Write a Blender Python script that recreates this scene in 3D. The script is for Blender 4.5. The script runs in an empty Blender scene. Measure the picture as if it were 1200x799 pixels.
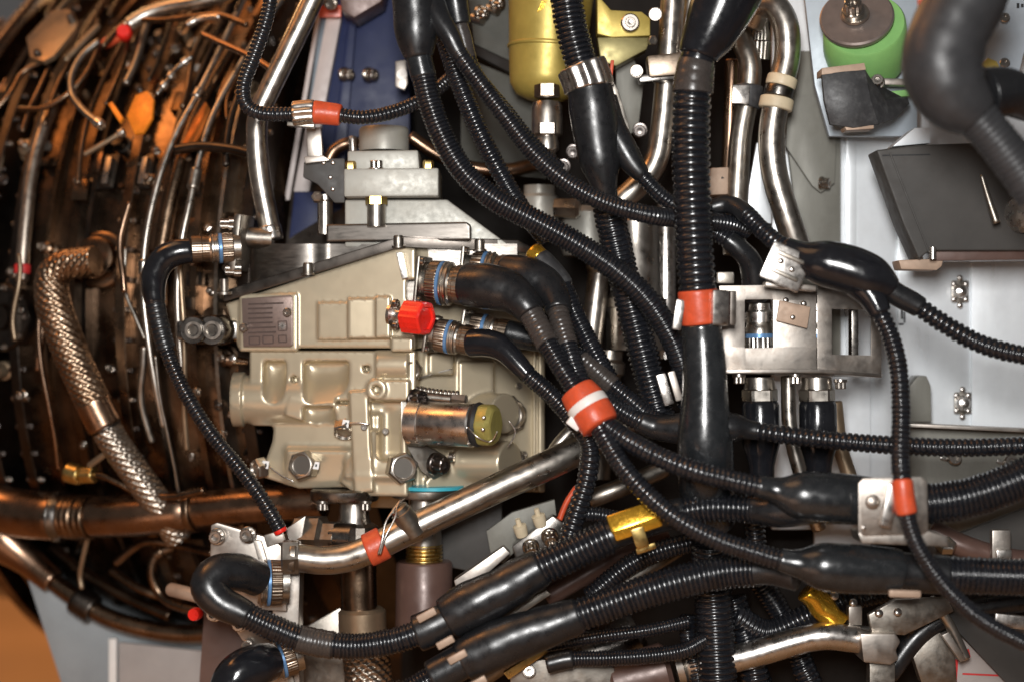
import bpy, bmesh, math, random
import numpy as np
from mathutils import Vector, Matrix

# ------------------------------------------------------------------ layout
# metres; the middle of the machinery is the plane y = 0, which is 1 m wide in the photograph;
# x to the right, y away from the viewer, z up.  P() turns a place in the photograph plus a depth (cm) into a point.
D = 1.6
K = 1.0 / 1200.0
random.seed(7)
SC = bpy.context.scene
COL = SC.collection

# ------------------------------------------------------------------ camera, world, lamps, exposure
cam_d = bpy.data.cameras.new('camera')
cam = bpy.data.objects.new('camera', cam_d)
COL.objects.link(cam)
cam.location = (0, -D, 0)
cam.rotation_euler = (math.radians(90), 0, 0)
cam_d.sensor_width = 36
cam_d.lens = 36 * D
cam_d.clip_start = 0.05
cam_d.clip_end = 60
cam_d.dof.use_dof = True
cam_d.dof.focus_distance = D - 0.03
cam_d.dof.aperture_fstop = 57.6 / 33.0
SC.camera = cam

world = bpy.data.worlds.new('World')
SC.world = world
world.use_nodes = True
bg = world.node_tree.nodes['Background']
bg.inputs[0].default_value = (0.72, 0.68, 0.66, 1)
bg.inputs[1].default_value = 0.095

def area(name, loc, target, size, power, col, size_y=None):
    d = bpy.data.lights.new(name, 'AREA')
    d.energy = power
    d.color = col
    d.shape = 'RECTANGLE' if size_y else 'DISK'
    d.size = size
    if size_y:
        d.size_y = size_y
    o = bpy.data.objects.new(name, d)
    COL.objects.link(o)
    o.location = loc
    o.rotation_euler = (Vector(target) - Vector(loc)).to_track_quat('-Z', 'Y').to_euler()
    return o

area('flash_lamp', (-0.06, -1.66, 0.27), (0.08, 0.0, -0.02), 0.20, 25, (1.0, 0.985, 0.965), 0.38)
area('overhead_fill', (-1.1, -0.3, 2.0), (-0.2, 0.1, 0.0), 1.4, 6, (1.0, 0.55, 0.26), 1.0)  # soft warm fill added overhead so the metals have something to reflect
area('hall_lamp_warm', (-1.15, -0.2, 1.25), (-0.35, 0.25, 0.0), 0.5, 3.4, (1.0, 0.36, 0.08))
area('hall_lamp_back', (-0.5, 1.0, 1.5), (-0.3, 0.1, 0.0), 0.9, 4, (1.0, 0.34, 0.07))
area('hall_lamp_floor', (-2.2, 3.5, 2.2), (-2.0, 4.0, -1.0), 2.0, 95, (1.0, 0.55, 0.22))
area('hall_lamp_low', (-0.9, -1.2, -0.75), (0.0, 0.1, -0.1), 0.8, 1.6, (1.0, 0.62, 0.42))

SC.render.engine = 'CYCLES'
SC.cycles.use_denoising = True
SC.cycles.max_bounces = 8
SC.cycles.glossy_bounces = 5
SC.cycles.sample_clamp_indirect = 6
SC.view_settings.view_transform = 'Standard'
SC.view_settings.look = 'None'
SC.view_settings.exposure = 0.15
SC.view_settings.gamma = 1
SC.view_settings.use_curve_mapping = False

# ------------------------------------------------------------------ helpers: places
def P(px, py, c=0.0):
    s = (D + c / 100) / D
    return Vector(((px - 600) * K * s, c / 100, (399.5 - py) * K * s))
def S(c=0.0):
    return K * (D + c / 100) / D
def V(du, dv, dw):
    return Vector((du, -dw, -dv)).normalized()

# ------------------------------------------------------------------ helpers: materials
MATS = {}
def M(name, col, metal=0.0, rough=0.5, var=0.12, vs=45, bump=0.0, bs=500, spec=0.5, stain=None, stretch=(1, 1, 1), rvar=0.08, coat=0.0, trans=0.0):
    m = bpy.data.materials.new(name)
    m.use_nodes = True
    nt = m.node_tree
    N, L = nt.nodes, nt.links
    b = N['Principled BSDF']
    tc = N.new('ShaderNodeTexCoord')
    mp = N.new('ShaderNodeMapping')
    mp.inputs['Scale'].default_value = stretch
    L.new(tc.outputs['Object'], mp.inputs[0])
    n1 = N.new('ShaderNodeTexNoise')
    n1.inputs['Scale'].default_value = vs
    n1.inputs['Detail'].default_value = 6
    n1.inputs['Roughness'].default_value = 0.65
    L.new(mp.outputs[0], n1.inputs['Vector'])
    mr = N.new('ShaderNodeMapRange')
    mr.inputs['From Min'].default_value = 0.3
    mr.inputs['From Max'].default_value = 0.7
    L.new(n1.outputs['Fac'], mr.inputs['Value'])
    mx = N.new('ShaderNodeMix')
    mx.data_type = 'RGBA'
    mx.inputs[6].default_value = tuple(max(0, x * (1 - var)) for x in col) + (1,)
    mx.inputs[7].default_value = tuple(min(1, x * (1 + var)) for x in col) + (1,)
    L.new(mr.outputs[0], mx.inputs[0])
    out = mx.outputs[2]
    if stain:
        scol, amt, ss = stain
        n2 = N.new('ShaderNodeTexNoise')
        n2.inputs['Scale'].default_value = ss
        n2.inputs['Detail'].default_value = 8
        n2.inputs['Roughness'].default_value = 0.7
        L.new(tc.outputs['Object'], n2.inputs['Vector'])
        m2 = N.new('ShaderNodeMapRange')
        m2.inputs['From Min'].default_value = 0.48
        m2.inputs['From Max'].default_value = 0.68
        m2.inputs['To Max'].default_value = amt
        L.new(n2.outputs['Fac'], m2.inputs['Value'])
        mx2 = N.new('ShaderNodeMix')
        mx2.data_type = 'RGBA'
        L.new(m2.outputs[0], mx2.inputs[0])
        L.new(out, mx2.inputs[6])
        mx2.inputs[7].default_value = tuple(scol) + (1,)
        out = mx2.outputs[2]
    L.new(out, b.inputs['Base Color'])
    n3 = N.new('ShaderNodeTexNoise')
    n3.inputs['Scale'].default_value = vs * 2.7
    n3.inputs['Detail'].default_value = 5
    L.new(mp.outputs[0], n3.inputs['Vector'])
    m3 = N.new('ShaderNodeMapRange')
    m3.inputs['From Min'].default_value = 0.3
    m3.inputs['From Max'].default_value = 0.7
    m3.inputs['To Min'].default_value = max(0.03, rough - rvar)
    m3.inputs['To Max'].default_value = min(1, rough + rvar)
    L.new(n3.outputs['Fac'], m3.inputs['Value'])
    L.new(m3.outputs[0], b.inputs['Roughness'])
    b.inputs['Metallic'].default_value = metal
    b.inputs['Specular IOR Level'].default_value = spec
    if coat:
        b.inputs['Coat Weight'].default_value = coat
        b.inputs['Coat Roughness'].default_value = 0.15
    if trans:
        b.inputs['Transmission Weight'].default_value = trans
    if bump:
        n4 = N.new('ShaderNodeTexNoise')
        n4.inputs['Scale'].default_value = bs
        n4.inputs['Detail'].default_value = 4
        L.new(mp.outputs[0], n4.inputs['Vector'])
        bp = N.new('ShaderNodeBump')
        bp.inputs['Strength'].default_value = bump
        bp.inputs['Distance'].default_value = 0.0006
        L.new(n4.outputs['Fac'], bp.inputs['Height'])
        L.new(bp.outputs[0], b.inputs['Normal'])
    MATS[name] = m
    return m

M('conduit', (0.009, 0.010, 0.013), 0, 0.23, 0.35, 90, 0.05, 900, spec=0.8, stain=((0.032, 0.03, 0.031), 0.2, 70))
M('conduit_grey', (0.055, 0.048, 0.045), 0, 0.36, 0.2, 90, 0.1, 700)
M('boot', (0.011, 0.0115, 0.013), 0, 0.31, 0.3, 60, 0.12, 1500, spec=0.7, stain=((0.03, 0.028, 0.027), 0.2, 50))
M('boot_gloss', (0.010, 0.0105, 0.013), 0, 0.18, 0.3, 60, 0.10, 900, spec=0.7)
M('boot_trunk', (0.014, 0.016, 0.018), 0, 0.24, 0.3, 60, 0.10, 900, spec=0.9, stain=((0.05, 0.048, 0.047), 0.2, 60))
M('sleeve', (0.050, 0.042, 0.038), 0, 0.27, 0.2, 120, 0.15, 900)
M('orange', (0.62, 0.085, 0.030), 0, 0.38, 0.16, 120, 0.30, 400, stain=((0.42, 0.09, 0.05), 0.4, 160))
M('steel', (0.50, 0.46, 0.41), 1, 0.33, 0.10, 40, 0.04, 900, rvar=0.09)
M('steel_dull', (0.36, 0.33, 0.29), 1, 0.38, 0.18, 50, 0.12, 500, stain=((0.20, 0.15, 0.11), 0.5, 60))
M('steel_bracket', (0.44, 0.40, 0.36), 1, 0.42, 0.16, 35, 0.10, 300, stain=((0.25, 0.19, 0.15), 0.5, 45))
M('steel_bright', (0.66, 0.62, 0.58), 1, 0.30, 0.10, 60, 0.05, 700)
M('steel_dark', (0.20, 0.185, 0.17), 1, 0.30, 0.15, 45, 0.06, 700)
M('plate_dark', (0.22, 0.20, 0.18), 1, 0.40, 0.12, 30, 0.05, 900, stretch=(1, 1, 6))
M('plate_slab', (0.10, 0.088, 0.078), 1, 0.36, 0.12, 30, 0.05, 900)
M('plate_olive', (0.085, 0.085, 0.075), 0, 0.6, 0.2, 18, 0.15, 300, spec=0.12, stain=((0.05, 0.05, 0.04), 0.5, 20))
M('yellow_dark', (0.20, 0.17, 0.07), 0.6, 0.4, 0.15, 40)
M('bolt', (0.42, 0.38, 0.34), 1, 0.28, 0.15, 300)
M('bolt_dark', (0.17, 0.15, 0.14), 1, 0.30, 0.2, 300)
M('cast', (0.58, 0.495, 0.355), 0.6, 0.36, 0.025, 30, 0.03, 1300, stain=((0.49, 0.405, 0.285), 0.10, 30), rvar=0.02)
M('cast_grey', (0.37, 0.36, 0.32), 0.25, 0.45, 0.06, 60, 0.12, 900, stain=((0.28, 0.25, 0.2), 0.3, 50))
M('nameplate', (0.20, 0.145, 0.125), 0.5, 0.42, 0.10, 150, 0.1, 900)
M('engrave', (0.07, 0.045, 0.038), 0.2, 0.55)
M('red_cap', (0.82, 0.022, 0.012), 0, 0.32, 0.08, 120, 0.1, 500, coat=0.3)
M('blue_band', (0.13, 0.27, 0.50), 0.3, 0.35, 0.1)
M('gold_cap', (0.40, 0.345, 0.10), 0.45, 0.42, 0.1, 120, 0.1, 800)
M('brass', (0.62, 0.45, 0.17), 1, 0.32, 0.12, 80)
M('yellow', (0.47, 0.355, 0.085), 0.4, 0.42, 0.08, 40, 0.08, 600, stain=((0.36, 0.26, 0.06), 0.4, 30))
M('gold_foil', (0.85, 0.47, 0.05), 0.8, 0.22, 0.15, 120, 0.3, 250)
M('copper', (0.31, 0.20, 0.135), 1, 0.30, 0.22, 22, 0.08, 300, stain=((0.12, 0.075, 0.05), 0.7, 16))
M('bronze', (0.22, 0.15, 0.10), 1, 0.30, 0.4, 18, 0.4, 140, stain=((0.06, 0.036, 0.023), 0.8, 14))
M('casing', (0.125, 0.085, 0.058), 1, 0.30, 0.5, 14, 0.6, 90, stain=((0.03, 0.02, 0.014), 0.9, 12))
M('casing_dark', (0.085, 0.072, 0.062), 1, 0.34, 0.35, 16, 0.4, 120)
M('casing_pale', (0.34, 0.25, 0.165), 0.8, 0.42, 0.2, 25, 0.2, 200)
M('braid', (0.42, 0.36, 0.30), 1, 0.38, 0.3, 60)
M('braid_copper', (0.36, 0.26, 0.18), 1, 0.36, 0.3, 60, stain=((0.22, 0.12, 0.06), 0.7, 25))
M('blue_paint', (0.006, 0.013, 0.062), 0, 0.45, 0.12, 25, 0.06, 500, spec=0.3)
M('pale_paint', (0.48, 0.42, 0.40), 0, 0.45, 0.08, 50)
M('slate_paint', (0.15, 0.18, 0.21), 0, 0.42, 0.08, 50)
M('panel', (0.86, 0.90, 0.94), 0.25, 0.34, 0.08, 14, 0.08, 260, stain=((0.66, 0.67, 0.68), 0.4, 12), stretch=(1, 1, 0.25))
M('panel_blue', (0.40, 0.45, 0.50), 0.15, 0.45, 0.08, 20, 0.05, 400)
M('panel_grey', (0.20, 0.195, 0.17), 0.15, 0.5, 0.15, 18, 0.15, 300, spec=0.3, stain=((0.12, 0.11, 0.09), 0.5, 14), stretch=(1, 1, 0.3))
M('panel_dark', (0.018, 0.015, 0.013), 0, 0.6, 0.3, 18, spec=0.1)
M('housing', (0.060, 0.056, 0.052), 0.0, 0.55, 0.1, 40, 0.1, 700, spec=0.35)
M('green', (0.24, 0.50, 0.16), 0, 0.5, 0.06, 60, 0.08, 600)
M('mount_cap', (0.26, 0.215, 0.195), 0.6, 0.42, 0.1, 60)
M('rubber_flat', (0.035, 0.035, 0.037), 0, 0.5, 0.3, 60, 0.25, 300, stain=((0.14, 0.14, 0.14), 0.4, 90))
M('tan', (0.42, 0.30, 0.22), 0.2, 0.55, 0.15, 80)
M('cream_clip', (0.66, 0.55, 0.38), 0, 0.5, 0.1, 80)
M('white_plastic', (0.80, 0.76, 0.72), 0, 0.4, 0.05, 80)
M('brown_paint', (0.115, 0.066, 0.053), 0.15, 0.38, 0.12, 40, 0.08, 700)
M('grey_paint', (0.26, 0.285, 0.30), 0.05, 0.45, 0.1, 20, 0.06, 300)
M('stand_paint', (0.36, 0.32, 0.30), 0.05, 0.45, 0.1, 20, 0.06, 300)
M('floor', (0.36, 0.195, 0.085), 0, 0.6, 0.25, 1.2)
M('sticker', (0.78, 0.76, 0.74), 0, 0.5, 0.06, 200)
M('ink', (0.015, 0.015, 0.016), 0, 0.6)
M('red_ink', (0.55, 0.03, 0.03), 0, 0.5)
M('teal', (0.06, 0.42, 0.52), 0, 0.4)
M('reflected_orange', (0.80, 0.24, 0.02), 0.2, 0.35, 0.3, 60)  # reflected warm lamplight put into the colour
M('amber', (0.36, 0.12, 0.025), 0.6, 0.35, 0.3, 60)
M('big_rubber', (0.034, 0.034, 0.036), 0, 0.40, 0.2, 40, 0.1, 500)
M('steel_warm', (0.30, 0.235, 0.18), 1, 0.36, 0.2, 80, 0.1, 600)
M('wire', (0.66, 0.62, 0.58), 1, 0.3)

# ------------------------------------------------------------------ helpers: mesh
ORG = {}
class MB:
    def __init__(s):
        s.v, s.f, s.n = [], [], 0
    def add(s, verts, faces):
        verts = np.asarray(verts, float).reshape(-1, 3)
        s.v.append(verts)
        o = s.n
        s.f.extend([tuple(i + o for i in f) for f in faces])
        s.n += len(verts)
    def build(s, name, mat, parent=None, ang=38, bevel=0.0, seg=2, org=None):
        v = np.concatenate(s.v)
        if parent is not None:
            o0 = ORG[parent.name]
        elif org is not None:
            o0 = Vector(org)
        else:
            o0 = Vector(((v[:, 0].min() + v[:, 0].max()) / 2, (v[:, 1].min() + v[:, 1].max()) / 2, v[:, 2].min()))
        v = v - np.array(o0)
        me = bpy.data.meshes.new(name)
        me.from_pydata(v.tolist(), [], s.f)
        if bevel > 0:
            bm = bmesh.new()
            bm.from_mesh(me)
            bmesh.ops.remove_doubles(bm, verts=bm.verts, dist=1e-7)
            bmesh.ops.recalc_face_normals(bm, faces=bm.faces)
            es = [e for e in bm.edges if len(e.link_faces) == 2 and e.calc_face_angle(0) > math.radians(28)]
            bmesh.ops.bevel(bm, geom=es, offset=bevel, offset_type='OFFSET', segments=seg, profile=0.6, affect='EDGES', clamp_overlap=True)
            bm.to_mesh(me)
            bm.free()
        me.materials.append(MATS[mat])
        if ang:
            me.shade_smooth()
            me.set_sharp_from_angle(angle=math.radians(ang))
        ob = bpy.data.objects.new(name, me)
        COL.objects.link(ob)
        ob.parent = parent
        ob.location = (0, 0, 0) if parent is not None else o0
        ORG[ob.name] = o0
        return ob

def tag(o, label, cat, group=None, kind=None):
    o['label'] = label
    o['category'] = cat
    if group:
        o['group'] = group
    if kind:
        o['kind'] = kind
    return o

def thing(name, label, cat, loc, group=None):
    o = bpy.data.objects.new(name, None)
    o.empty_display_size = 0.01
    COL.objects.link(o)
    p = P(*loc)
    o.location = p
    ORG[o.name] = p
    return tag(o, label, cat, group)

def frames(pts):
    n = len(pts)
    t = np.zeros_like(pts)
    t[1:-1] = pts[2:] - pts[:-2]
    t[0] = pts[1] - pts[0]
    t[-1] = pts[-1] - pts[-2]
    t /= np.linalg.norm(t, axis=1)[:, None] + 1e-12
    a = np.array([0, -1.0, 0])
    if abs(t[0] @ a) > 0.9:
        a = np.array([0, 0, 1.0])
    u = a - t[0] * (a @ t[0])
    u /= np.linalg.norm(u)
    U = [u]
    for i in range(1, n):
        u = U[-1] - t[i] * (U[-1] @ t[i])
        u /= np.linalg.norm(u) + 1e-12
        U.append(u)
    U = np.array(U)
    return t, U, np.cross(t, U)

def sweep(mb, pts, rad, seg=16, mod=None, caps=True, arc=None):
    pts = np.asarray(pts, float)
    rad = np.asarray(rad, float)
    n = len(pts)
    t, U, W = frames(pts)
    th = np.arange(seg) * 2 * math.pi / seg
    R = np.repeat(rad[:, None], seg, 1)
    if mod is not None:
        R = R * mod(np.arange(n)[:, None], th[None, :])
    ring = pts[:, None, :] + R[:, :, None] * (np.cos(th)[None, :, None] * U[:, None, :] + np.sin(th)[None, :, None] * W[:, None, :])
    v = ring.reshape(-1, 3)
    f = []
    for i in range(n - 1):
        a, b = i * seg, (i + 1) * seg
        for j in range(seg):
            k = (j + 1) % seg
            f.append((a + j, a + k, b + k, b + j))
    if caps:
        f.append(tuple(range(seg - 1, -1, -1)))
        f.append(tuple((n - 1) * seg + j for j in range(seg)))
    mb.add(v, f)

def catmull(pts, sub=20):
    p = np.asarray(pts, float)
    p = np.vstack([2 * p[0] - p[1], p, 2 * p[-1] - p[-2]])
    out = []
    tt = np.linspace(0, 1, sub, endpoint=False)[:, None]
    for i in range(1, len(p) - 2):
        p0, p1, p2, p3 = p[i - 1], p[i], p[i + 1], p[i + 2]
        out.append(0.5 * (2 * p1 + (p2 - p0) * tt + (2 * p0 - 5 * p1 + 4 * p2 - p3) * tt ** 2 + (3 * p1 - p0 - 3 * p2 + p3) * tt ** 3))
    out.append(p[-2][None, :])
    return np.vstack(out)

class Path:
    """a curve through (px, py, cm) points, cut into stretches by point index"""
    def __init__(s, pts, world=False):
        s.w = [Vector(q) for q in pts] if world else [P(*q) for q in pts]
        s.sub = 20
        s.c = catmull([tuple(q) for q in s.w], s.sub)
    def cut(s, a, b, n=None, step=None):
        i = np.linspace(a * s.sub, b * s.sub, 400)
        i = np.clip(i, 0, len(s.c) - 1.001)
        lo = i.astype(int)
        fr = (i - lo)[:, None]
        q = s.c[lo] * (1 - fr) + s.c[lo + 1] * fr
        d = np.concatenate([[0], np.cumsum(np.linalg.norm(np.diff(q, axis=0), axis=1))])
        return q, d
def at(q, d, t):
    return np.stack([np.interp(t, d, q[:, k]) for k in range(3)], 1)
def radii(r, fr):
    if isinstance(r, (int, float)):
        return np.full(len(fr), float(r))
    r = np.asarray(r, float)
    x = np.linspace(0, 1, len(r))
    if len(r) < 3:
        return np.interp(fr, x, r)
    c = catmull(np.stack([x, r, r * 0], 1), 12)
    return np.interp(fr, c[:, 0], c[:, 1])

def stretch(par, name, mat, path, a, b, r, pitch=0, depth=0.13, seg=18, flute=0, famp=0.05, wrinkle=0.0, ang=None, braid=0):
    """one stretch of a hose or pipe: smooth, corrugated (pitch) or braided; r in pixels at its depth"""
    q, d = path.cut(a, b)
    Lr = d[-1]
    sc = S(100 * float(q[:, 1].mean()))
    mb = MB()
    if pitch:
        n = max(3, int(round(Lr / (pitch * sc))))
        prof = [(0.0, 1 - depth), (0.16, 1 - depth * 0.9), (0.30, 1 - depth * 0.15), (0.44, 1.0), (0.66, 1.0), (0.82, 1 - depth * 0.15)]
        ts = np.concatenate([[(i + x) * Lr / n for x, _ in prof] for i in range(n)] + [[Lr]])
        fs = np.concatenate([[y for _, y in prof] for i in range(n)] + [[1 - depth]])
        jit = np.repeat(1 + (np.random.RandomState(int(Lr * 1e5) % 9973).rand(n + 1) - 0.5) * 0.05, len(prof))[:len(ts)]
        rr = radii(r, ts / Lr) * sc * fs * jit
        sweep(mb, at(q, d, ts), rr, seg)
        ang = ang or 60
    elif braid:
        n = int(Lr / (1.1 * sc)) + 2
        ts = np.linspace(0, Lr, n)
        sg = 72
        k = braid
        rmean = float(np.mean(radii(r, ts / Lr)))
        kk = Lr / (sc * rmean * 2 * math.pi) * k
        def md(i, th):
            z = i / (n - 1) * 2 * math.pi * kk
            a1 = np.sin(k * th + z)
            a2 = np.sin(k * th - z)
            return 1 + 0.05 * np.maximum(a1, a2) + 0.02 * np.sign(a1 - a2)
        sweep(mb, at(q, d, ts), radii(r, ts / Lr) * sc, sg, md)
        ang = ang or 50
    else:
        n = max(4, int(Lr / (4.0 * sc)) + 1)
        ts = np.linspace(0, Lr, n)
        rr = radii(r, ts / Lr) * sc
        md = None
        if flute:
            seg = flute * 6
            md = lambda i, th: 1 + famp * np.cos(flute * th) + i * 0
        elif wrinkle:
            ph = random.random() * 9
            seg = 28
            md = lambda i, th: 1 + wrinkle * (np.sin(i * 0.9 + ph + 1.3 * np.sin(2 * th + ph)) * 0.5 + np.sin(3 * th + i * 0.35 + ph) * 0.5)
        elif max(rr) > 18 * sc:
            seg = 32
        # rounded ends
        e = min(2.0 * sc, Lr * 0.15)
        ts2 = np.concatenate([[0, e * 0.3, e], ts[(ts > e * 1.2) & (ts < Lr - e * 1.2)], [Lr - e, Lr - e * 0.3, Lr]])
        rr = radii(r, ts2 / Lr) * sc
        rr[0] -= e * 0.8
        rr[1] -= e * 0.3
        rr[-1] -= e * 0.8
        rr[-2] -= e * 0.3
        sweep(mb, at(q, d, ts2), rr, seg, md)
        ang = ang or 55
    return mb.build(name, mat, par, ang)

def basis(axis):
    a = Vector(axis).normalized()
    up = Vector((0, 0, 1)) if abs(a.z) < 0.9 else Vector((0, -1, 0))
    x = up.cross(a).normalized()
    return x, a.cross(x), a

def lathe(mb, o, axis, prof, seg=32, mod=None, sc=1.0, rot=0.0):
    x, y, a = basis(axis)
    th = np.arange(seg) * 2 * math.pi / seg + rot
    m = np.ones(seg) if mod is None else mod(th)
    o = np.array(o)
    x, y, a = np.array(x), np.array(y), np.array(a)
    v = []
    for t, r in prof:
        rr = max(r, 1e-5) * sc * (m if r > 0 else np.ones(seg))
        v.append(o + a * t * sc + rr[:, None] * (np.cos(th)[:, None] * x + np.sin(th)[:, None] * y))
    f = []
    n = len(prof)
    for i in range(n - 1):
        for j in range(seg):
            k = (j + 1) % seg
            f.append((i * seg + j, i * seg + k, (i + 1) * seg + k, (i + 1) * seg + j))
    f.append(tuple(range(seg - 1, -1, -1)))
    f.append(tuple((n - 1) * seg + j for j in range(seg)))
    mb.add(np.concatenate(v), f)

def HEX(th):
    h = math.pi / 3
    return 1.0 / np.cos((th % h) - h / 2) * math.cos(h / 2)
def KNURL(n, a=0.035):
    return lambda th: 1 + a * np.sign(np.sin(n * th))
def turned(par, name, mat, loc, axis, prof, seg=32, mod=None, ang=35, rot=0.0, bevel=0):
    """a turned piece: profile [(distance along axis, radius)] in pixels"""
    mb = MB()
    lathe(mb, P(*loc), axis, prof, seg, mod, S(loc[2]), rot)
    return mb.build(name, mat, par, ang, bevel * S(loc[2]))

def cs(x):
    """the front of the control unit is turned: its left end lies deeper (cm)"""
    return max(0.0, 487 - x) * 0.015 + max(0.0, x - 487) * 0.029
def prism(par, name, mat, poly, c0, c1, bevel=1.2, seg=2, ang=38, turn=False):
    """an outline (pixels at depth c0) extruded straight back to depth c1"""
    mb = MB()
    f = [P(x, y, c0 + (turn(x) if callable(turn) else cs(x) if turn else 0)) for x, y in poly]
    dy = (c1 - c0) / 100
    n = len(f)
    area2 = sum(poly[i][0] * poly[(i + 1) % n][1] - poly[(i + 1) % n][0] * poly[i][1] for i in range(n))
    if area2 > 0:
        f = f[::-1]
    v = [tuple(q) for q in f] + [(q.x, q.y + dy, q.z) for q in f]
    fs = [tuple(range(n)), tuple(range(2 * n - 1, n - 1, -1))]
    for i in range(n):
        k = (i + 1) % n
        fs.append((k, i, n + i, n + k))
    mb.add(v, fs)
    return mb.build(name, mat, par, ang, bevel * S(c0), seg)

def boxm(mb, loc, ax, size):
    """box centred at loc with axes ax (3 vectors) and full sizes (m)"""
    o = Vector(loc)
    X, Y, Z = [Vector(a).normalized() * (s / 2) for a, s in zip(ax, size)]
    v = [o + X * i + Y * j + Z * k for i in (-1, 1) for j in (-1, 1) for k in (-1, 1)]
    mb.add([tuple(q) for q in v], [(0, 1, 3, 2), (4, 6, 7, 5), (0, 4, 5, 1), (2, 3, 7, 6), (0, 2, 6, 4), (1, 5, 7, 3)])
def block(par, name, mat, loc, size, along=None, face=None, bevel=1.2, ang=38):
    """box: size px (length along `along`, height, depth along `face`)"""
    mb = MB()
    a = Vector(along if along is not None else (1, 0, 0)).normalized()
    n = Vector(face if face is not None else (0, -1, 0))
    n = (n - a * n.dot(a)).normalized()
    sc = S(loc[2])
    boxm(mb, P(*loc), (a, n.cross(a), n), (size[0] * sc, size[1] * sc, size[2] * sc))
    return mb.build(name, mat, par, ang, bevel * sc)

# ---- shared small pieces
def mesh_of(name, mb, mat, ang=35):
    v = np.concatenate(mb.v)
    me = bpy.data.meshes.new(name)
    me.from_pydata(v.tolist(), [], mb.f)
    me.materials.append(MATS[mat])
    me.shade_smooth()
    me.set_sharp_from_angle(angle=math.radians(ang))
    return me
def twelve(th):
    return 1 + 0.055 * np.cos(12 * th)
SM = {}
def make_bolt(key, mat):
    mb = MB()
    lathe(mb, (0, 0, -0.2), (0, 0, 1), [(0, 1.0), (0.36, 1.0), (0.44, 0.93), (0.46, 0.80)], 24)
    lathe(mb, (0, 0, 0.2), (0, 0, 1), [(0, 0.76), (0.9, 0.76), (1.0, 0.68), (1.0, 0.42), (0.66, 0.38), (0.62, 0.0)], 48, twelve)
    SM[key] = mesh_of('bolt_' + key, mb, mat)
make_bolt('b', 'bolt')
make_bolt('d', 'bolt_dark')
mb = MB()
lathe(mb, (0, 0, -0.2), (0, 0, 1), [(0, 1.0), (0.7, 1.0), (0.85, 0.86), (0.85, 0.6), (0.7, 0.55), (0.7, 0)], 36, HEX)
SM['n'] = mesh_of('nut', mb, 'steel')
mb = MB()
lathe(mb, (0, 0, -0.1), (0, 0, 1), [(0, 1.0), (0.25, 0.98), (0.5, 0.8), (0.65, 0.45), (0.68, 0)], 16)
SM['r'] = mesh_of('rivet', mb, 'steel_bright', 60)
mb = MB()   # lock-wire plug: hexagon with a dished turned face
lathe(mb, (0, 0, -0.3), (0, 0, 1), [(0, 1.06), (0.8, 1.06), (0.98, 0.96), (0.99, 0.86), (0.50, 0.84)], 48, HEX)
lathe(mb, (0, 0, 0.5), (0, 0, 1), [(0, 0.84), (0.24, 0.84), (0.26, 0.77), (0.02, 0.68), (-0.12, 0.46), (-0.17, 0.24), (-0.05, 0.0)], 36)
SM['p'] = mesh_of('plug', mb, 'steel', 25)
mb = MB()   # small machine screw
lathe(mb, (0, 0, -0.2), (0, 0, 1), [(0, 1.0), (0.75, 1.0), (0.9, 0.85), (0.9, 0.5), (0.5, 0.45), (0.48, 0)], 20)
SM['s'] = mesh_of('screw', mb, 'bolt')
def inst(par, name, key, loc, axis, r, spin=0.0, world=None):
    o = bpy.data.objects.new(name, SM[key])
    COL.objects.link(o)
    o.parent = par
    w = Vector(world) if world is not None else P(*loc)
    sc = r * S(100 * w.y)
    q = Vector(axis).to_track_quat('Z', 'Y')
    o.rotation_euler = (q.to_matrix() @ Matrix.Rotation(spin, 3, 'Z')).to_euler()
    o.scale = (sc, sc, sc)
    o.location = w - ORG[par.name]
    return o
def bolt(par, loc, axis=(0, -1, 0), r=8, dark=False):
    return inst(par, 'bolt', 'd' if dark else 'b', loc, axis, r, random.random() * 6)
def wirepath(par, name, pts, r=1.0, mat='wire'):
    return stretch(par, name, mat, Path(pts), 0, len(pts) - 1, r, seg=8)

# ---- castings: signed distance solids in pixel space (u right, v down, w towards the viewer), meshed by surface nets
def surfnet(F, o, h):
    nx, ny, nz = F.shape
    s = F < 0
    cnt = np.zeros((nx - 1, ny - 1, nz - 1), np.int8)
    acc = np.zeros((nx - 1, ny - 1, nz - 1, 3))
    off = [(i, j, k) for i in (0, 1) for j in (0, 1) for k in (0, 1)]
    sl = lambda A, q: A[q[0]:nx - 1 + q[0], q[1]:ny - 1 + q[1], q[2]:nz - 1 + q[2]]
    for a in off:
        for ax in range(3):
            if a[ax]:
                continue
            b = list(a)
            b[ax] = 1
            fa, fb = sl(F, a), sl(F, b)
            m = sl(s, a) != sl(s, b)
            t = np.where(m, fa / np.where(m, fa - fb, 1), 0)
            for k in range(3):
                acc[..., k] += np.where(m, a[k] + (t if k == ax else 0), 0)
            cnt += m
    act = cnt > 0
    idx = -np.ones(act.shape, int)
    idx[act] = np.arange(act.sum())
    base = np.argwhere(act)
    v = (base + acc[act] / cnt[act][:, None]) * h + np.array(o)
    faces = []
    for ax in range(3):
        q = [slice(1, -1)] * 3
        q0, q1 = list(q), list(q)
        q0[ax], q1[ax] = slice(0, -1), slice(1, None)
        A, B = s[tuple(q0)], s[tuple(q1)]
        e = np.argwhere(A != B)
        if not len(e):
            continue
        sg = A[tuple(e.T)]
        g = e.copy()
        o1, o2 = (ax + 1) % 3, (ax + 2) % 3
        g[:, o1] += 1
        g[:, o2] += 1
        def I(d1, d2):
            t = g.copy()
            t[:, o1] -= d1
            t[:, o2] -= d2
            return idx[tuple(t.T)]
        Q = np.stack([I(1, 1), I(0, 1), I(0, 0), I(1, 0)], 1)
        Q[~sg] = Q[~sg][:, ::-1]
        faces.append(Q)
    return v, np.concatenate(faces)

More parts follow.
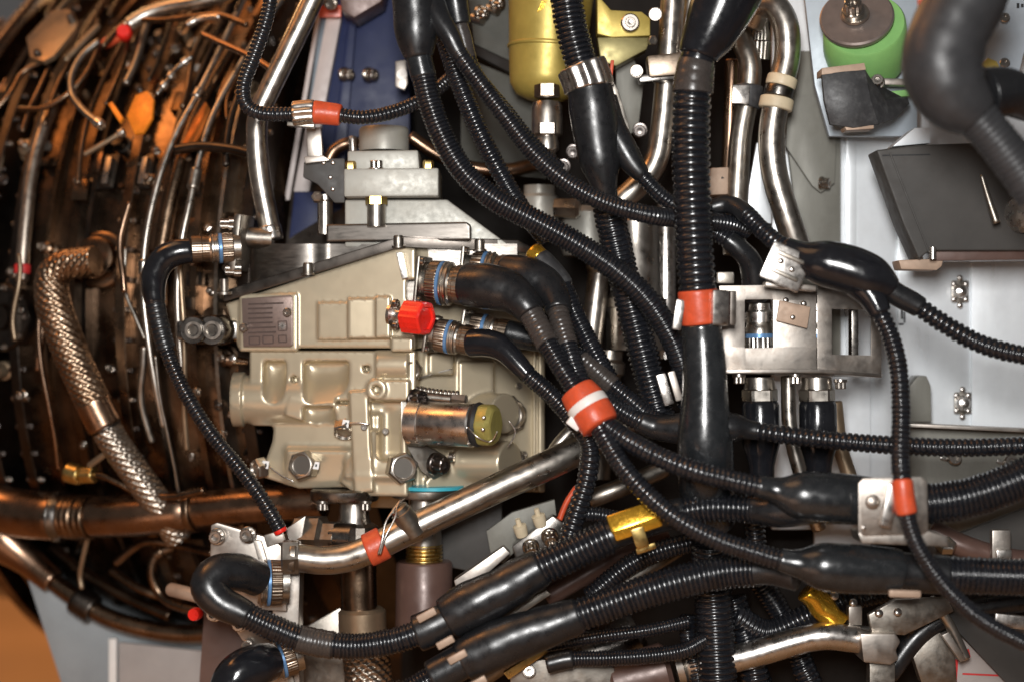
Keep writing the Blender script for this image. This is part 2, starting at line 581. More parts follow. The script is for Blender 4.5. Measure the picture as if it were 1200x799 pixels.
class Solid:
    def __init__(s, lo, hi, h):
        s.lo, s.h = lo, h
        ax = [np.arange(lo[i], hi[i] + h, h) for i in range(3)]
        s.u, s.v, s.w = np.meshgrid(*ax, indexing='ij', sparse=True)
        s.F = np.full(tuple(len(a) for a in ax), 1e3)
    def box(s, u0, u1, v0, v1, w0, w1, r=0, rot=None):
        cu, cv, cw = (u0 + u1) / 2, (v0 + v1) / 2, (w0 + w1) / 2
        U, Vv, Wd = s.u - cu, s.v - cv, s.w - cw
        if rot:
            axis, a = rot
            c, n = math.cos(a), math.sin(a)
            if axis == 'u':
                Vv, Wd = c * Vv + n * Wd, -n * Vv + c * Wd
            elif axis == 'v':
                U, Wd = c * U + n * Wd, -n * U + c * Wd
            else:
                U, Vv = c * U + n * Vv, -n * U + c * Vv
        a, b, d = np.abs(U) - (u1 - u0) / 2 + r, np.abs(Vv) - (v1 - v0) / 2 + r, np.abs(Wd) - (w1 - w0) / 2 + r
        return np.sqrt(np.maximum(a, 0) ** 2 + np.maximum(b, 0) ** 2 + np.maximum(d, 0) ** 2) + np.minimum(np.maximum(np.maximum(a, b), d), 0) - r
    def poly(s, pts, w0, w1, r=0):
        x, y = s.u[:, :, 0], s.v[:, :, 0]
        x, y = np.broadcast_arrays(x, y)
        d = np.full(x.shape, 1e9)
        ins = np.zeros(x.shape, bool)
        n = len(pts)
        for i in range(n):
            (x1, y1), (x2, y2) = pts[i], pts[(i + 1) % n]
            ex, ey = x2 - x1, y2 - y1
            t = np.clip(((x - x1) * ex + (y - y1) * ey) / (ex * ex + ey * ey), 0, 1)
            d = np.minimum(d, np.hypot(x - x1 - t * ex, y - y1 - t * ey))
            if y1 != y2:
                ins ^= ((y1 > y) != (y2 > y)) & (x < ex * (y - y1) / ey + x1)
        d2 = np.where(ins, -d, d)[:, :, None] + r
        dz = np.abs(s.w - (w0 + w1) / 2) - (w1 - w0) / 2 + r
        return np.sqrt(np.maximum(d2, 0) ** 2 + np.maximum(dz, 0) ** 2) + np.minimum(np.maximum(d2, dz), 0) - r
    def cyl(s, a, b, r, r2=None):
        a, b = np.array(a, float), np.array(b, float)
        L = np.linalg.norm(b - a)
        n = (b - a) / L
        U, Vv, Wd = s.u - a[0], s.v - a[1], s.w - a[2]
        t = U * n[0] + Vv * n[1] + Wd * n[2]
        q = np.sqrt(np.maximum((U - t * n[0]) ** 2 + (Vv - t * n[1]) ** 2 + (Wd - t * n[2]) ** 2, 0))
        rr = r if r2 is None else r + (r2 - r) * np.clip(t / L, 0, 1)
        dx, dy = q - rr, np.abs(t - L / 2) - L / 2
        return np.sqrt(np.maximum(dx, 0) ** 2 + np.maximum(dy, 0) ** 2) + np.minimum(np.maximum(dx, dy), 0)
    def add(s, d, k=0.01):
        hh = np.maximum(k - np.abs(s.F - d), 0) / k
        s.F = np.minimum(s.F, d) - hh * hh * k / 4
        return s
    def cut(s, d, k=0.01):
        d = -d
        hh = np.maximum(k - np.abs(s.F - d), 0) / k
        s.F = np.maximum(s.F, d) + hh * hh * k / 4
        return s
    def build(s, par, name, mat, c=0.0):
        s.F[0], s.F[-1], s.F[:, 0], s.F[:, -1], s.F[:, :, 0], s.F[:, :, -1] = 9, 9, 9, 9, 9, 9
        v, q = surfnet(s.F, s.lo, s.h)
        sc = S(c)
        w = np.stack([(v[:, 0] - 600) * sc, c / 100 - v[:, 2] * sc, (399.5 - v[:, 1]) * sc], 1)
        mb = MB()
        mb.add(w, [tuple(x) for x in q.tolist()])
        o = mb.build(name, mat, par, 0)
        bm = bmesh.new()
        bm.from_mesh(o.data)
        bmesh.ops.recalc_face_normals(bm, faces=bm.faces)
        bm.to_mesh(o.data)
        bm.free()
        o.data.shade_smooth()
        return o

# ================================================================== SETTING: floor, stand, engine casing, airframe panels
mb = MB()
mb.add([(-14, -3, -0.95), (14, -3, -0.95), (14, 24, -0.95), (-14, 24, -0.95)], [(0, 1, 2, 3)])
fl = mb.build('floor', 'floor', None, 0)
fl['kind'] = 'structure'

st = thing('engine_stand', 'grey painted sheet metal stand under the brown engine casing', 'stand', (160, 799, 30))
prism(st, 'side_panel', 'grey_paint', [(26, 660), (58, 688), (108, 716), (170, 738), (230, 750), (330, 742), (330, 900), (104, 900)], 22, 60, 2)
prism(st, 'front_panel', 'stand_paint', [(139, 752), (330, 772), (330, 880), (139, 880)], 21, 21.8, 1.5)
block(st, 'edge_trim', 'white_plastic', (133, 812, 21.2), (9, 130, 10), None, None, 1.2)

# ---- engine casing: a horizontal barrel, its right end turned towards the viewer
BA = math.radians(-18)
AX = Vector((math.cos(BA), math.sin(BA), 0))
FR = Vector((math.sin(BA), -math.cos(BA), 0))
BC = P(264, 372, 60)
BR = 0.455
def bp(t, th, r):
    return BC + AX * t + (Vector((0, 0, 1)) * math.cos(th) + FR * math.sin(th)) * r
def onb(px, py, dr=0.0):
    O = Vector((0, -D, 0))
    d = (P(px, py, 0) - O).normalized()
    w = O - BC
    d2 = d - AX * d.dot(AX)
    w2 = w - AX * w.dot(AX)
    a, b, c = d2.dot(d2), 2 * d2.dot(w2), w2.dot(w2) - (BR + dr) ** 2
    q = b * b - 4 * a * c
    t = (-b - math.sqrt(max(q, 0))) / (2 * a)
    return O + d * t
def nrm(p):
    w = p - BC
    w = w - AX * w.dot(AX)
    return w.normalized()

eng = thing('engine_casing', 'large brown heat stained jet engine barrel with ringed flanges, filling the left', 'jet engine', (264, 760, 60))
def barrel(name, mat, prof, n0=0, n1=360, seg=120, par=eng):
    mb = MB()
    th = np.radians(np.linspace(n0, n1, seg))
    v, f = [], []
    for t, r in prof:
        for a in th:
            v.append(tuple(bp(t, a, r)))
    for i in range(len(prof) - 1):
        for j in range(seg - 1):
            f.append((i * seg + j, i * seg + j + 1, (i + 1) * seg + j + 1, (i + 1) * seg + j))
    mb.add(v, f)
    return mb.build(name, mat, par, 30)
R0 = BR
barrel('casing_section', 'casing', [(-0.012, R0 - 0.01), (-0.012, R0), (0.05, R0), (0.055, R0 + 0.006), (0.065, R0 + 0.006), (0.07, R0), (0.125, R0 - 0.002)])
barrel('casing_section', 'bronze', [(0.125, R0 - 0.002), (0.13, R0 + 0.004), (0.20, R0 + 0.002), (0.205, R0 - 0.006), (0.27, R0 - 0.01)])
barrel('casing_section', 'casing', [(0.27, R0 - 0.01), (0.28, R0 - 0.03), (0.30, R0 - 0.10), (0.30, 0.1)])
barrel('casing_section', 'casing_dark', [(-0.05, R0 - 0.03), (-0.012, R0 - 0.012)])
barrel('casing_section', 'casing', [(-0.05, R0 - 0.025), (-0.10, R0 - 0.02), (-0.12, R0 - 0.05), (-0.30, R0 - 0.07), (-0.30, 0.05)])
FL = [(-0.052, -0.040, 0.016, 'casing_dark'), (-0.012, 0.000, 0.014, 'casing_dark'), (0.120, 0.132, 0.016, 'bronze'), (0.262, 0.276, 0.016, 'casing_dark'), (-0.125, -0.112, 0.0, 'bronze')]
for a_, b_, h_, m_ in ((-0.165, -0.158, -0.03, 'bronze'), (-0.09, -0.083, -0.006, 'casing_dark'), (0.028, 0.033, 0.010, 'bronze'), (0.078, 0.083, 0.012, 'casing_dark'), (0.165, 0.171, 0.014, 'casing_dark'), (0.205, 0.212, 0.010, 'bronze'), (0.236, 0.240, 0.016, 'steel_dull')):
    barrel('ring', m_, [(a_, R0 - 0.06), (a_, R0 + h_), (b_, R0 + h_), (b_, R0 - 0.06)])
for a, b, h, m in FL:
    barrel('flange', m, [(a, R0 - 0.03), (a, R0 + h - 0.001), (a + 0.001, R0 + h), (b - 0.001, R0 + h), (b, R0 + h - 0.001), (b, R0 - 0.03)])
for a, b, h, m in FL[:4]:
    tm = b
    for i in range(44):
        th = math.radians(8 + i * 3.9)
        for side, tt in ((1, b), (-1, a)):
            o = inst(eng, 'bolt', 'd' if i % 3 else 'b', None, AX * side, 4.0, i, world=bp(tt, th, R0 + h - 0.006))
# raised straps, pads and bosses on the casing
rs = random.Random(11)
def on_pad(px, py, du, dv, hgt, mat, name='pad', bev=1.0):
    p = onb(px, py)
    n = nrm(p)
    mb = MB()
    sc = S(100 * p.y)
    boxm(mb, p + n * hgt * 0.35, (AX, n.cross(AX), n), (du * sc, dv * sc, hgt))
    return mb.build(name, mat, eng, 38, bev * sc)
for i in range(70):
    px, py = rs.uniform(0, 300), rs.uniform(30, 640)
    if 40 < px < 190 and 300 < py < 570:
        continue
    mt = rs.choice(['casing_dark', 'bronze', 'bronze', 'casing_pale', 'casing'])
    k = rs.random()
    if k < 0.45:
        on_pad(px, py, rs.uniform(8, 22), rs.uniform(6, 30), rs.uniform(0.008, 0.02), mt)
    else:
        p = onb(px, py)
        mb = MB()
        r = rs.uniform(5, 11)
        sc = S(100 * p.y)
        lathe(mb, p - nrm(p) * 0.004, nrm(p), [(0, r * 1.3), (6, r * 1.3), (7, r), (rs.uniform(10, 20), r), (18, r * 0.6), (18, 0)], 20, None, sc)
        mb.build('boss', mt, eng, 38)
        if k > 0.7:
            inst(eng, 'bolt', 'b', None, nrm(p), 5, 0, world=p + nrm(p) * 0.016)
for px, py in [(128, 205), (170, 205)]:                       # slotted pockets with bright pins
    on_pad(px, py, 30, 44, 0.010, 'casing_dark', 'pocket_frame', 2)
    on_pad(px - 6, py - 8, 9, 26, 0.016, 'copper', 'pin')
    on_pad(px + 6, py + 2, 8, 34, 0.020, 'steel', 'pin')
for i in range(26):                                           # rows of pale tabs and rivets along the top
    px = rs.uniform(110, 320)
    py = rs.uniform(0, 120)
    on_pad(px, py, rs.uniform(5, 8), rs.uniform(5, 14), 0.02, rs.choice(['casing_pale', 'bronze', 'steel_dull']), 'tab')
    p = onb(px + rs.uniform(-20, 20), py + rs.uniform(-20, 20))
    inst(eng, 'bolt', 'd', None, nrm(p), 4.5, 0, world=p)

barrel('inner_drum', 'casing_dark', [(0.276, R0 - 0.045), (0.36, R0 - 0.06), (0.36, 0.1)])
for i in range(44):                                           # short arcs of external plumbing hugging the casing
    t0 = rs.uniform(-0.16, 0.26)
    a0 = rs.uniform(12, 62) if i < 32 else rs.uniform(62, 112)
    a1 = a0 + rs.uniform(8, 26)
    drr = rs.uniform(0.012, 0.05)
    q_ = [bp(t0 + 0.004 * math.sin(k * 1.1 + i), math.radians(a0 + (a1 - a0) * k / 5), R0 + drr) for k in range(6)]
    stretch(eng, 'pipe', rs.choice(['copper', 'bronze', 'bronze', 'casing_dark', 'casing', 'casing_pale', 'steel_dull']), Path(q_, True), 0, 5, rs.uniform(1.8, 4.5), seg=10)
for i in range(26):
    px, py = rs.uniform(0, 300), rs.uniform(0, 560)
    p = onb(px, py, 0.012)
    n_ = (nrm(p) + Vector((rs.uniform(-.6, .6), rs.uniform(-.6, .2), rs.uniform(-.6, .6)))).normalized()
    inst(eng, 'bolt', rs.choice(['b', 'b', 'n', 'd']), None, n_, rs.uniform(4, 7), i, world=p)

# ---- things fixed to the casing
def bpath(pts, dr):
    return Path([onb(x, y, dr if len(q) == 0 else q[0]) for x, y, *q in pts], True)
def casing_tube(name, label, cat, pts, r, mat, dr=0.03, group=None, loc=None, extra=()):
    t = thing(name, label, cat, (pts[0][0], pts[0][1], 25), group)
    p = bpath(pts, dr)
    stretch(t, 'tube', mat, p, 0, len(pts) - 1, r, seg=14)
    for a, b, rr, m in extra:
        stretch(t, 'ferrule', m, p, a, b, rr, seg=18)
    return t
casing_tube('fuel_tube', 'thin bright tube bent down the casing, passing the black elbow on its left', 'tube',
            [(290, -10), (262, 50), (232, 110), (205, 160), (185, 215), (171, 280), (168, 340), (174, 400), (182, 450), (192, 500)], 3.9, 'steel', 0.035, None, None, [(1.9, 2.1, 6, 'steel'), (5.4, 5.7, 6, 'steel')])
casing_tube('fuel_tube', 'thin bright tube with a small collar, running behind the black elbow', 'tube',
            [(330, 0), (285, 70), (252, 130), (235, 180), (222, 240), (212, 290), (208, 350), (213, 430), (222, 480)], 3.9, 'steel', 0.035, None, None, [(3.3, 3.7, 7, 'steel_dull')])
casing_tube('broad_strap', 'wide pale bronze strap between the two thin bright tubes', 'strap',
            [(270, 60), (232, 130), (206, 210), (190, 290), (186, 360)], 9, 'bronze', 0.012)
casing_tube('braided_line', 'silvery braided line running down the far left of the casing', 'hose',
            [(62, 120), (46, 165), (36, 210), (31, 255), (27, 300), (26, 330)], 8, 'braid', 0.028, None, None, [(4.3, 4.7, 9.5, 'red_ink')])
casing_tube('loop_tube', 'thin bronze tube curling in a loop under the cream cover plate', 'tube',
            [(20, 128), (50, 127), (78, 112), (100, 88), (113, 62), (116, 50)], 3.4, 'bronze', 0.05)
casing_tube('bent_tube', 'bright bent tube dropping to a small fitting near the orange reflection', 'tube',
            [(116, 48), (96, 66), (84, 90), (85, 112), (98, 130), (112, 142), (120, 148)], 4.2, 'steel_dull', 0.055, None, None, [(5.0, 6.0, 6.5, 'steel_bright')])
casing_tube('top_pipe', 'thick brushed pipe crossing the top left edge, catching light', 'pipe',
            [(150, 30), (172, 17), (200, 8), (235, 2), (270, -8)], 8, 'steel', 0.06)
casing_tube('top_tube', 'slim bronze tube running under the brushed top pipe towards the corrugated cable', 'tube',
            [(120, 55), (150, 26), (190, 24), (225, 20), (258, 18), (290, 30)], 3.6, 'bronze', 0.06)
casing_tube('corner_tube', 'slim bronze tube rising diagonally in the extreme upper left corner', 'tube', [(-6, 55), (15, 28), (38, 2), (50, -14)], 3.4, 'copper', 0.05)
casing_tube('plate_tube', 'slim tube running down from the lower corner of the cream cover plate', 'tube', [(64, 66), (48, 74), (26, 86), (12, 110), (-8, 132)], 3, 'bronze', 0.045)
casing_tube('rail_tube', 'straight pale bar running diagonally right of the cream cover plate', 'tube', [(76, 72), (95, 52), (116, 30)], 4, 'casing_pale', 0.04)
casing_tube('lower_rail_tube', 'slim bronze bar below the cream plate, running to the braided line', 'tube', [(58, 78), (46, 104), (34, 130), (26, 155)], 3, 'bronze', 0.045)
casing_tube('link_rod', 'short straight rod slanting up towards the orange reflection', 'rod', [(98, 182), (122, 168), (146, 154)], 3.2, 'casing_pale', 0.04, None, None, [(1.7, 2, 5.5, 'steel')])
casing_tube('branch_tube', 'slim copper tube crossing under the corrugated cable at upper left', 'tube', [(236, 40), (262, 52), (300, 70), (330, 90)], 4, 'copper', 0.06)
casing_tube('small_hook_tube', 'short bright tube with silver sleeve at top, left of the corrugated cable', 'tube', [(218, 30), (236, 22), (258, 20)], 3.6, 'steel_bright', 0.07, None, None, [(0.2, 0.7, 5, 'steel')])
casing_tube('bead_line', 'dark line of bright crimped beads above the orange reflection', 'tube', [(183, 112), (196, 96), (208, 80), (226, 66)], 3.4, 'steel_dark', 0.05, None, None, [(0.5, 0.9, 5.5, 'steel'), (1.2, 1.6, 5.5, 'steel'), (2.3, 2.7, 5, 'steel')])
casing_tube('side_tube', 'dark horizontal tube behind the bent steel pipe, above the black elbow', 'tube', [(205, 176), (235, 172), (270, 175), (300, 182)], 6, 'casing_dark', 0.04)
casing_tube('wye_bracket_tube', 'thin bent wire bracket joining the thin bright tube above the copper braid', 'bracket', [(147, 290), (147, 340), (158, 370), (170, 398)], 2.2, 'steel_dull', 0.03)

cp = thing('cover_plate', 'cream eight sided cover plate with two dark bolts, upper left', 'cover plate', (62, 75, 30))
p0 = onb(62, 42, 0.05)
def tilted_plate(par, name, mat, pts, dr, th, bev=1.0):
    f = [onb(x, y, dr) for x, y in pts]
    cc = sum(f, Vector()) / len(f)
    n = (f[2] - f[0]).cross(f[1] - f[0]).normalized()
    if n.y > 0:
        n = -n
    mb = MB()
    k = len(f)
    f = [q - n * (q - cc).dot(n) for q in f]
    mb.add([tuple(q) for q in f] + [tuple(q - n * th) for q in f], [tuple(range(k)), tuple(range(2 * k - 1, k - 1, -1))] + [((i + 1) % k, i, k + i, k + (i + 1) % k) for i in range(k)])
    return mb.build(name, mat, par, 38, bev * K), n
o, nn = tilted_plate(cp, 'plate', 'casing_pale', [(30, 44), (60, 12), (80, 10), (90, 22), (88, 32), (64, 66), (52, 74), (36, 68)], 0.055, 0.006)
for q in ((84, 23), (45, 65)):
    inst(cp, 'bolt', 'd', None, nn, 5.5, 0, world=onb(q[0], q[1], 0.055))
tilted_plate(cp, 'bracket', 'bronze', [(50, 50), (80, 14), (88, 22), (58, 62)], 0.02, 0.02)
rc = thing('capped_stub', 'small round bright red cap in the upper left pipework', 'cap', (146, 45, 30))
p = onb(146, 40, 0.05)
mb = MB()
lathe(mb, p, V(0.1, -0.1, 1), [(-14, 7), (0, 9), (10, 9), (13, 7), (13, 0)], 20, None, S(100 * p.y))
mb.build('cap', 'red_cap', rc, 38)
mb = MB()
lathe(mb, p + Vector((-0.012, 0, -0.006)), V(-0.9, 0.4, -0.2), [(-8, 6), (10, 6.5), (14, 5), (14, 0)], 16, None, S(100 * p.y))
mb.build('sleeve', 'orange', rc, 38)
of = thing('orange_reflection', 'orange light reflection, built as a curved plate, on the dark casing at upper left', 'tag', (165, 158, 30))  # reflection of a warm light on the casing, modelled as orange plates
tilted_plate(of, 'tag', 'reflected_orange', [(148, 136), (158, 112), (172, 106), (180, 116), (178, 138), (168, 156), (158, 158)], 0.05, 0.004, 1.5)
tilted_plate(of, 'clip', 'reflected_orange', [(126, 122), (131, 119), (144, 138), (140, 144)], 0.05, 0.004)
os_ = thing('orange_shield', 'amber heat shield strip between the thin tubes, right of the orange reflection', 'heat shield', (230, 170, 30))
tilted_plate(os_, 'strip', 'amber', [(226, 138), (240, 118), (246, 128), (234, 160), (216, 186), (208, 182)], 0.022, 0.004)
rcov = thing('round_cover', 'round dark bolted cover at the far left below the braided line', 'cover', (12, 405, 30))
p = onb(10, 372, 0.0)
mb = MB()
lathe(mb, p, nrm(p), [(0, 40), (14, 40), (18, 37), (18, 33), (10, 31), (10, 16), (22, 14), (22, 0)], 40, None, S(100 * p.y))
mb.build('cover', 'casing_dark', rcov, 38)
x_, y_, a_ = basis(nrm(p))
for i in range(9):
    a = i * 0.698
    inst(rcov, 'bolt', 'b', None, nrm(p), 4.2, 0, world=p + nrm(p) * 0.014 + (x_ * math.cos(a) + y_ * math.sin(a)) * 35 * S(100 * p.y) * 0.99)
# copper braided elbow hose
bh = thing('braided_elbow_hose', 'thick copper and silver braided hose bent down the brown casing', 'hose', (60, 330, 20))
bpa = bpath([(112, 306), (96, 308), (76, 312), (62, 325), (62, 352), (72, 385), (88, 425), (105, 462), (118, 490), (134, 518), (162, 558), (192, 600), (210, 630)], 0.045)
stretch(bh, 'braid', 'braid_copper', bpa, 0, 7.4, [17, 18, 19, 20, 20, 20, 20, 20], braid=12)
stretch(bh, 'ferrule', 'copper', bpa, 7.2, 8.4, 21)
stretch(bh, 'braid', 'braid', bpa, 8.3, 12, 17, braid=11)
stretch(bh, 'band', 'casing_dark', bpa, 8.3, 8.5, 19)
pf = onb(104, 306, 0.02)
mb = MB()
lathe(mb, onb(122, 306, 0.0), nrm(onb(122, 306)), [(0, 34), (10, 34), (12, 31), (12, 26), (24, 25), (26, 20), (26, 0)], 36, None, S(100 * pf.y))
mb.build('flange', 'bronze', bh, 38)
el = thing('brass_elbow_fitting', 'small brassy elbow fitting on a thin tube under the copper braid', 'fitting', (95, 565, 20))
ep = bpath([(78, 552), (92, 556), (108, 556), (120, 557), (140, 566), (162, 577), (200, 582), (240, 574)], 0.05)
stretch(el, 'elbow', 'brass', ep, 0, 1.2, 12)
stretch(el, 'nut', 'brass', ep, 1.2, 2.3, 10, flute=6)
stretch(el, 'tube', 'bronze', ep, 2.2, 7, 4.5, seg=12)
sl = thing('slanted_strut', 'short bronze strut slanting up from the brassy elbow to the braid', 'strut', (100, 545, 20))
stretch(sl, 'strut', 'casing_pale', bpath([(104, 546), (120, 534), (138, 520)], 0.05), 0, 2, 4)

# ---- pipes under the casing
bl = thing('bleed_pipe', 'fat polished bronze pipe running level across the lower left', 'pipe', (180, 630, 12))
blp = Path([(-20, 588, 20), (20, 600, 19), (62, 605, 17), (70, 605, 17), (110, 606, 15), (160, 603, 13), (210, 599, 12), (225, 598, 12), (290, 592, 10), (380, 586, 8)])
stretch(bl, 'pipe', 'copper', blp, 0, 3, [26, 28, 27])
stretch(bl, 'bellows', 'bronze', blp, 3, 4, 26, pitch=9, depth=0.08, seg=28)
stretch(bl, 'pipe', 'copper', blp, 4, 7, [24, 25, 24])
stretch(bl, 'pipe', 'copper', blp, 7, 9, [22, 22, 22])
stretch(bl, 'clamp_ring', 'steel_dark', blp, 2.7, 3.1, 30)
stretch(bl, 'joint_ring', 'bronze', blp, 6.9, 7.15, 26.5)
mp_ = thing('manifold_pipe', 'brown pipe curving along the underside of the casing above the grey stand', 'pipe', (100, 705, 20))
mpp = Path([(-20, 598, 24), (5, 630, 23), (40, 662, 22), (80, 694, 21), (125, 722, 20), (180, 738, 19), (230, 742, 18), (290, 735, 16), (340, 718, 15)])
stretch(mp_, 'pipe', 'copper', mpp, 0, 2.6, [30, 28, 18, 15])
stretch(mp_, 'pipe', 'bronze', mpp, 2.6, 8, 11)
stretch(mp_, 'sleeve', 'casing_dark', mpp, 3.2, 3.7, 17)
def free_tube(name, label, pts, r, mat, cat='tube', extra=()):
    t = thing(name, label, cat, pts[0])
    p = Path(pts)
    stretch(t, 'tube', mat, p, 0, len(pts) - 1, r, seg=14)
    for a, b, rr, m in extra:
        stretch(t, 'ferrule', m, p, a, b, rr, seg=18)
    return t
free_tube('bent_drain_tube', 'bronze tube bent in a hook below the fat bronze pipe', [(205, 640, 16), (184, 650, 16), (178, 672, 16), (188, 696, 16), (205, 708, 15), (235, 716, 14)], 6, 'bronze', 'tube', [(0.6, 1.1, 8, 'bronze')])
free_tube('drain_tube', 'slim tube rising at an angle below the fat bronze pipe', [(135, 660, 18), (160, 640, 17), (178, 634, 16), (215, 640, 15), (250, 648, 12)], 5, 'bronze')
free_tube('drain_link', 'thin upright rod joining the fat pipe to the curved pipe', [(103, 630, 16), (98, 650, 17), (94, 672, 18), (96, 690, 18)], 3, 'casing_pale')
free_tube('cross_tube', 'dark bronze tube running along the curved underside pipe', [(60, 640, 24), (100, 672, 22), (150, 700, 20), (200, 722, 18)], 7, 'casing')
free_tube('under_tube', 'slim bronze tube crossing the shadows right of the hooked tube', [(130, 668, 20), (165, 690, 18), (200, 700, 17), (240, 690, 14)], 5, 'bronze')
free_tube('left_tube', 'dark tube leaving the frame at lower left above the orange floor', [(-10, 610, 30), (12, 640, 29), (30, 668, 28), (44, 690, 27)], 6, 'bronze')
free_tube('ceramic_end_tube', 'short tube with a pale rounded end beside the big black elbow', [(200, 690, 8), (216, 694, 6), (232, 698, 5)], 8, 'tan')

# ---- blue beam
bb = thing('blue_beam', 'glossy blue painted beam with pale striped edge, rising behind the valve', 'beam', (400, 330, 15))
prism(bb, 'web', 'blue_paint', [(400, -30), (478, -30), (482, 340), (352, 340)], 15, 20, 1)
prism(bb, 'rail', 'blue_paint', [(414, -30), (422, -30), (392, 340), (370, 340)], 14.2, 15.2, 1.5)
prism(bb, 'edge_strip', 'pale_paint', [(383, 18), (400, 20), (362, 225), (344, 225)], 13.6, 15.5, 1)
prism(bb, 'edge_strip', 'slate_paint', [(377, 12), (384, 18), (345, 300), (337, 300)], 14, 16, 1)
prism(bb, 'edge_strip', 'pale_paint', [(372, 12), (377, 12), (339, 235), (333, 235)], 13.4, 16, 1)
prism(bb, 'lower_plate', 'blue_paint', [(345, 225), (402, 225), (396, 330), (333, 330)], 13.0, 13.5, 1)
for q in ((404, 88), (432, 88)):
    bolt(bb, (q[0], q[1], 14.2), V(0.75, 0.1, 0.6), 9)
dk = thing('dark_cover', 'dark brown cornered cover overlapping the top of the blue beam', 'cover', (420, 10, 10))
prism(dk, 'cover', 'brown_paint', [(396, -30), (455, -30), (447, 2), (415, 21), (400, 12)], 9, 14, 1.5)
inst(dk, 'bolt', 'b', (388, 4, 9), V(-0.2, 0.3, 1), 8)
block(dk, 'tab', 'orange', (387, 14, 12.5), (26, 14, 6))

# ---- airframe panels at the right
ap = thing('airframe_panel', 'pale silver airframe skin with vertical seams and anchor nuts, right background', 'panel', (1080, 560, 10))
prism(ap, 'sheet', 'panel', [(905, -30), (1052, -30), (1052, 620), (905, 620)], 9.0, 9.8, 0.6)
prism(ap, 'sheet', 'panel', [(1053, -30), (1138, -30), (1138, 620), (1053, 620)], 8.6, 9.4, 0.6)
prism(ap, 'sheet', 'panel', [(1139, -30), (1260, -30), (1260, 620), (1139, 620)], 8.2, 9.0, 0.6)
prism(ap, 'joggle', 'panel', [(992, -30), (1003, -30), (1003, 420), (992, 420)], 8.4, 8.9, 0.8)
prism(ap, 'sheet', 'panel', [(955, 435), (1020, 435), (1020, 640), (955, 640)], 8.0, 8.9, 0.6)
for x, y in ((1125, 342), (1128, 472), (1128, 487)):
    if y == 487:
        continue
    an = block(ap, 'anchor_nut', 'steel_dull', (x, y, 8.3), (20, 26, 5), None, None, 2)
    for dx, dy in ((-7, -9), (7, -9), (-7, 9), (7, 9), (0, -16), (0, 16)):
        inst(an, 'rivet', 'r', (x + dx, y + dy, 8.0), (0, -1, 0), 3.6)
    turned(an, 'dome', 'steel_bright', (x, y, 8.1), (0, -1, 0), [(0, 9), (5, 8.6), (9, 6), (11, 0)], 20)
for x, y, w, h in ((1057, 281, 7, 2), (1057, 276, 7, 2), (1057, 368, 2.4, 12), (1060, 372, 2, 13), (1056, 380, 6, 2)):
    block(ap, 'stamp_mark', 'ink', (x, y, 8.55), (w, h, 0.8), None, None, 0)
ls = thing('angled_sheet', 'grey green sheet with a slanting lower edge and one bolt', 'sheet', (950, 330, 6))
prism(ls, 'sheet', 'panel_grey', [(915, 60), (985, 60), (985, 420), (930, 420), (935, 270), (922, 160)], 7.0, 7.8, 0.5)
prism(ls, 'flap', 'panel_grey', [(923, 112), (982, 112), (978, 215), (962, 226), (952, 218), (921, 172)], 6.2, 6.8, 0.6)
bolt(ls, (963, 215, 6.0), V(0.9, 0.1, 0.5), 8)
sb = thing('metal_blade_plate', 'slender bluish metal blade between the two bent steel pipes', 'blade', (890, 260, 6))
prism(sb, 'blade', 'panel', [(887, 168), (893, 164), (904, 200), (904, 262), (876, 262), (878, 220)], 5.5, 6.2, 0.5)
sp = thing('shelf_panel', 'grey ledge panel with two screws behind the right hand cables', 'panel', (1130, 570, 3))
prism(sp, 'face', 'panel_grey', [(1066, 497), (1240, 506), (1240, 640), (1066, 640)], 3, 3.6, 0.8)
prism(sp, 'lip', 'steel_bracket', [(1066, 496), (1240, 504), (1240, 508), (1066, 500)], 0.5, 3.6, 0.5)
for x, y in ((1118, 537), (1184, 541)):
    inst(sp, 'screw', 's', (x, y, 2.8), V(0, -0.2, 1), 8)
    block(sp, 'tab', 'steel_bright', (x - 12, y, 2.8), (9, 4, 4), V(1, 0.4, 0))
tb = thing('corner_gusset', 'small rounded grey gusset on the pale skin, right of the hanging cable', 'gusset', (1080, 495, 6))
prism(tb, 'gusset', 'panel_grey', [(1066, 452), (1076, 440), (1086, 440), (1091, 452), (1092, 494), (1066, 494)], 5, 8, 1.5)
bpl = thing('blue_grey_bulkhead', 'flat pale blue grey bulkhead behind the green mount', 'panel', (1010, 120, 5))
prism(bpl, 'sheet', 'panel_blue', [(940, -30), (1075, -30), (1075, 160), (972, 160), (955, 100)], 2.2, 3.0, 0.8)
bpr = thing('blue_grey_corner_panel', 'pale blue grey panel with two screws in the upper right corner', 'panel', (1185, 100, 5))
prism(bpr, 'sheet', 'panel_blue', [(1150, -30), (1260, -30), (1260, 60), (1200, 62), (1192, 95), (1150, 95)], 0, 0.8, 0.8)
for q in ((1177, 22), (1177, 75)):
    inst(bpr, 'screw', 's', (q[0], q[1], -0.2), V(-0.1, -0.2, 1), 6)
for i, dx in enumerate((0, 5, 9)):
    block(bpr, 'stamp_mark', 'ink', (1193 + dx, 7, -0.03), (3, 6 - (i % 2) * 2, 0.6), None, None, 0)

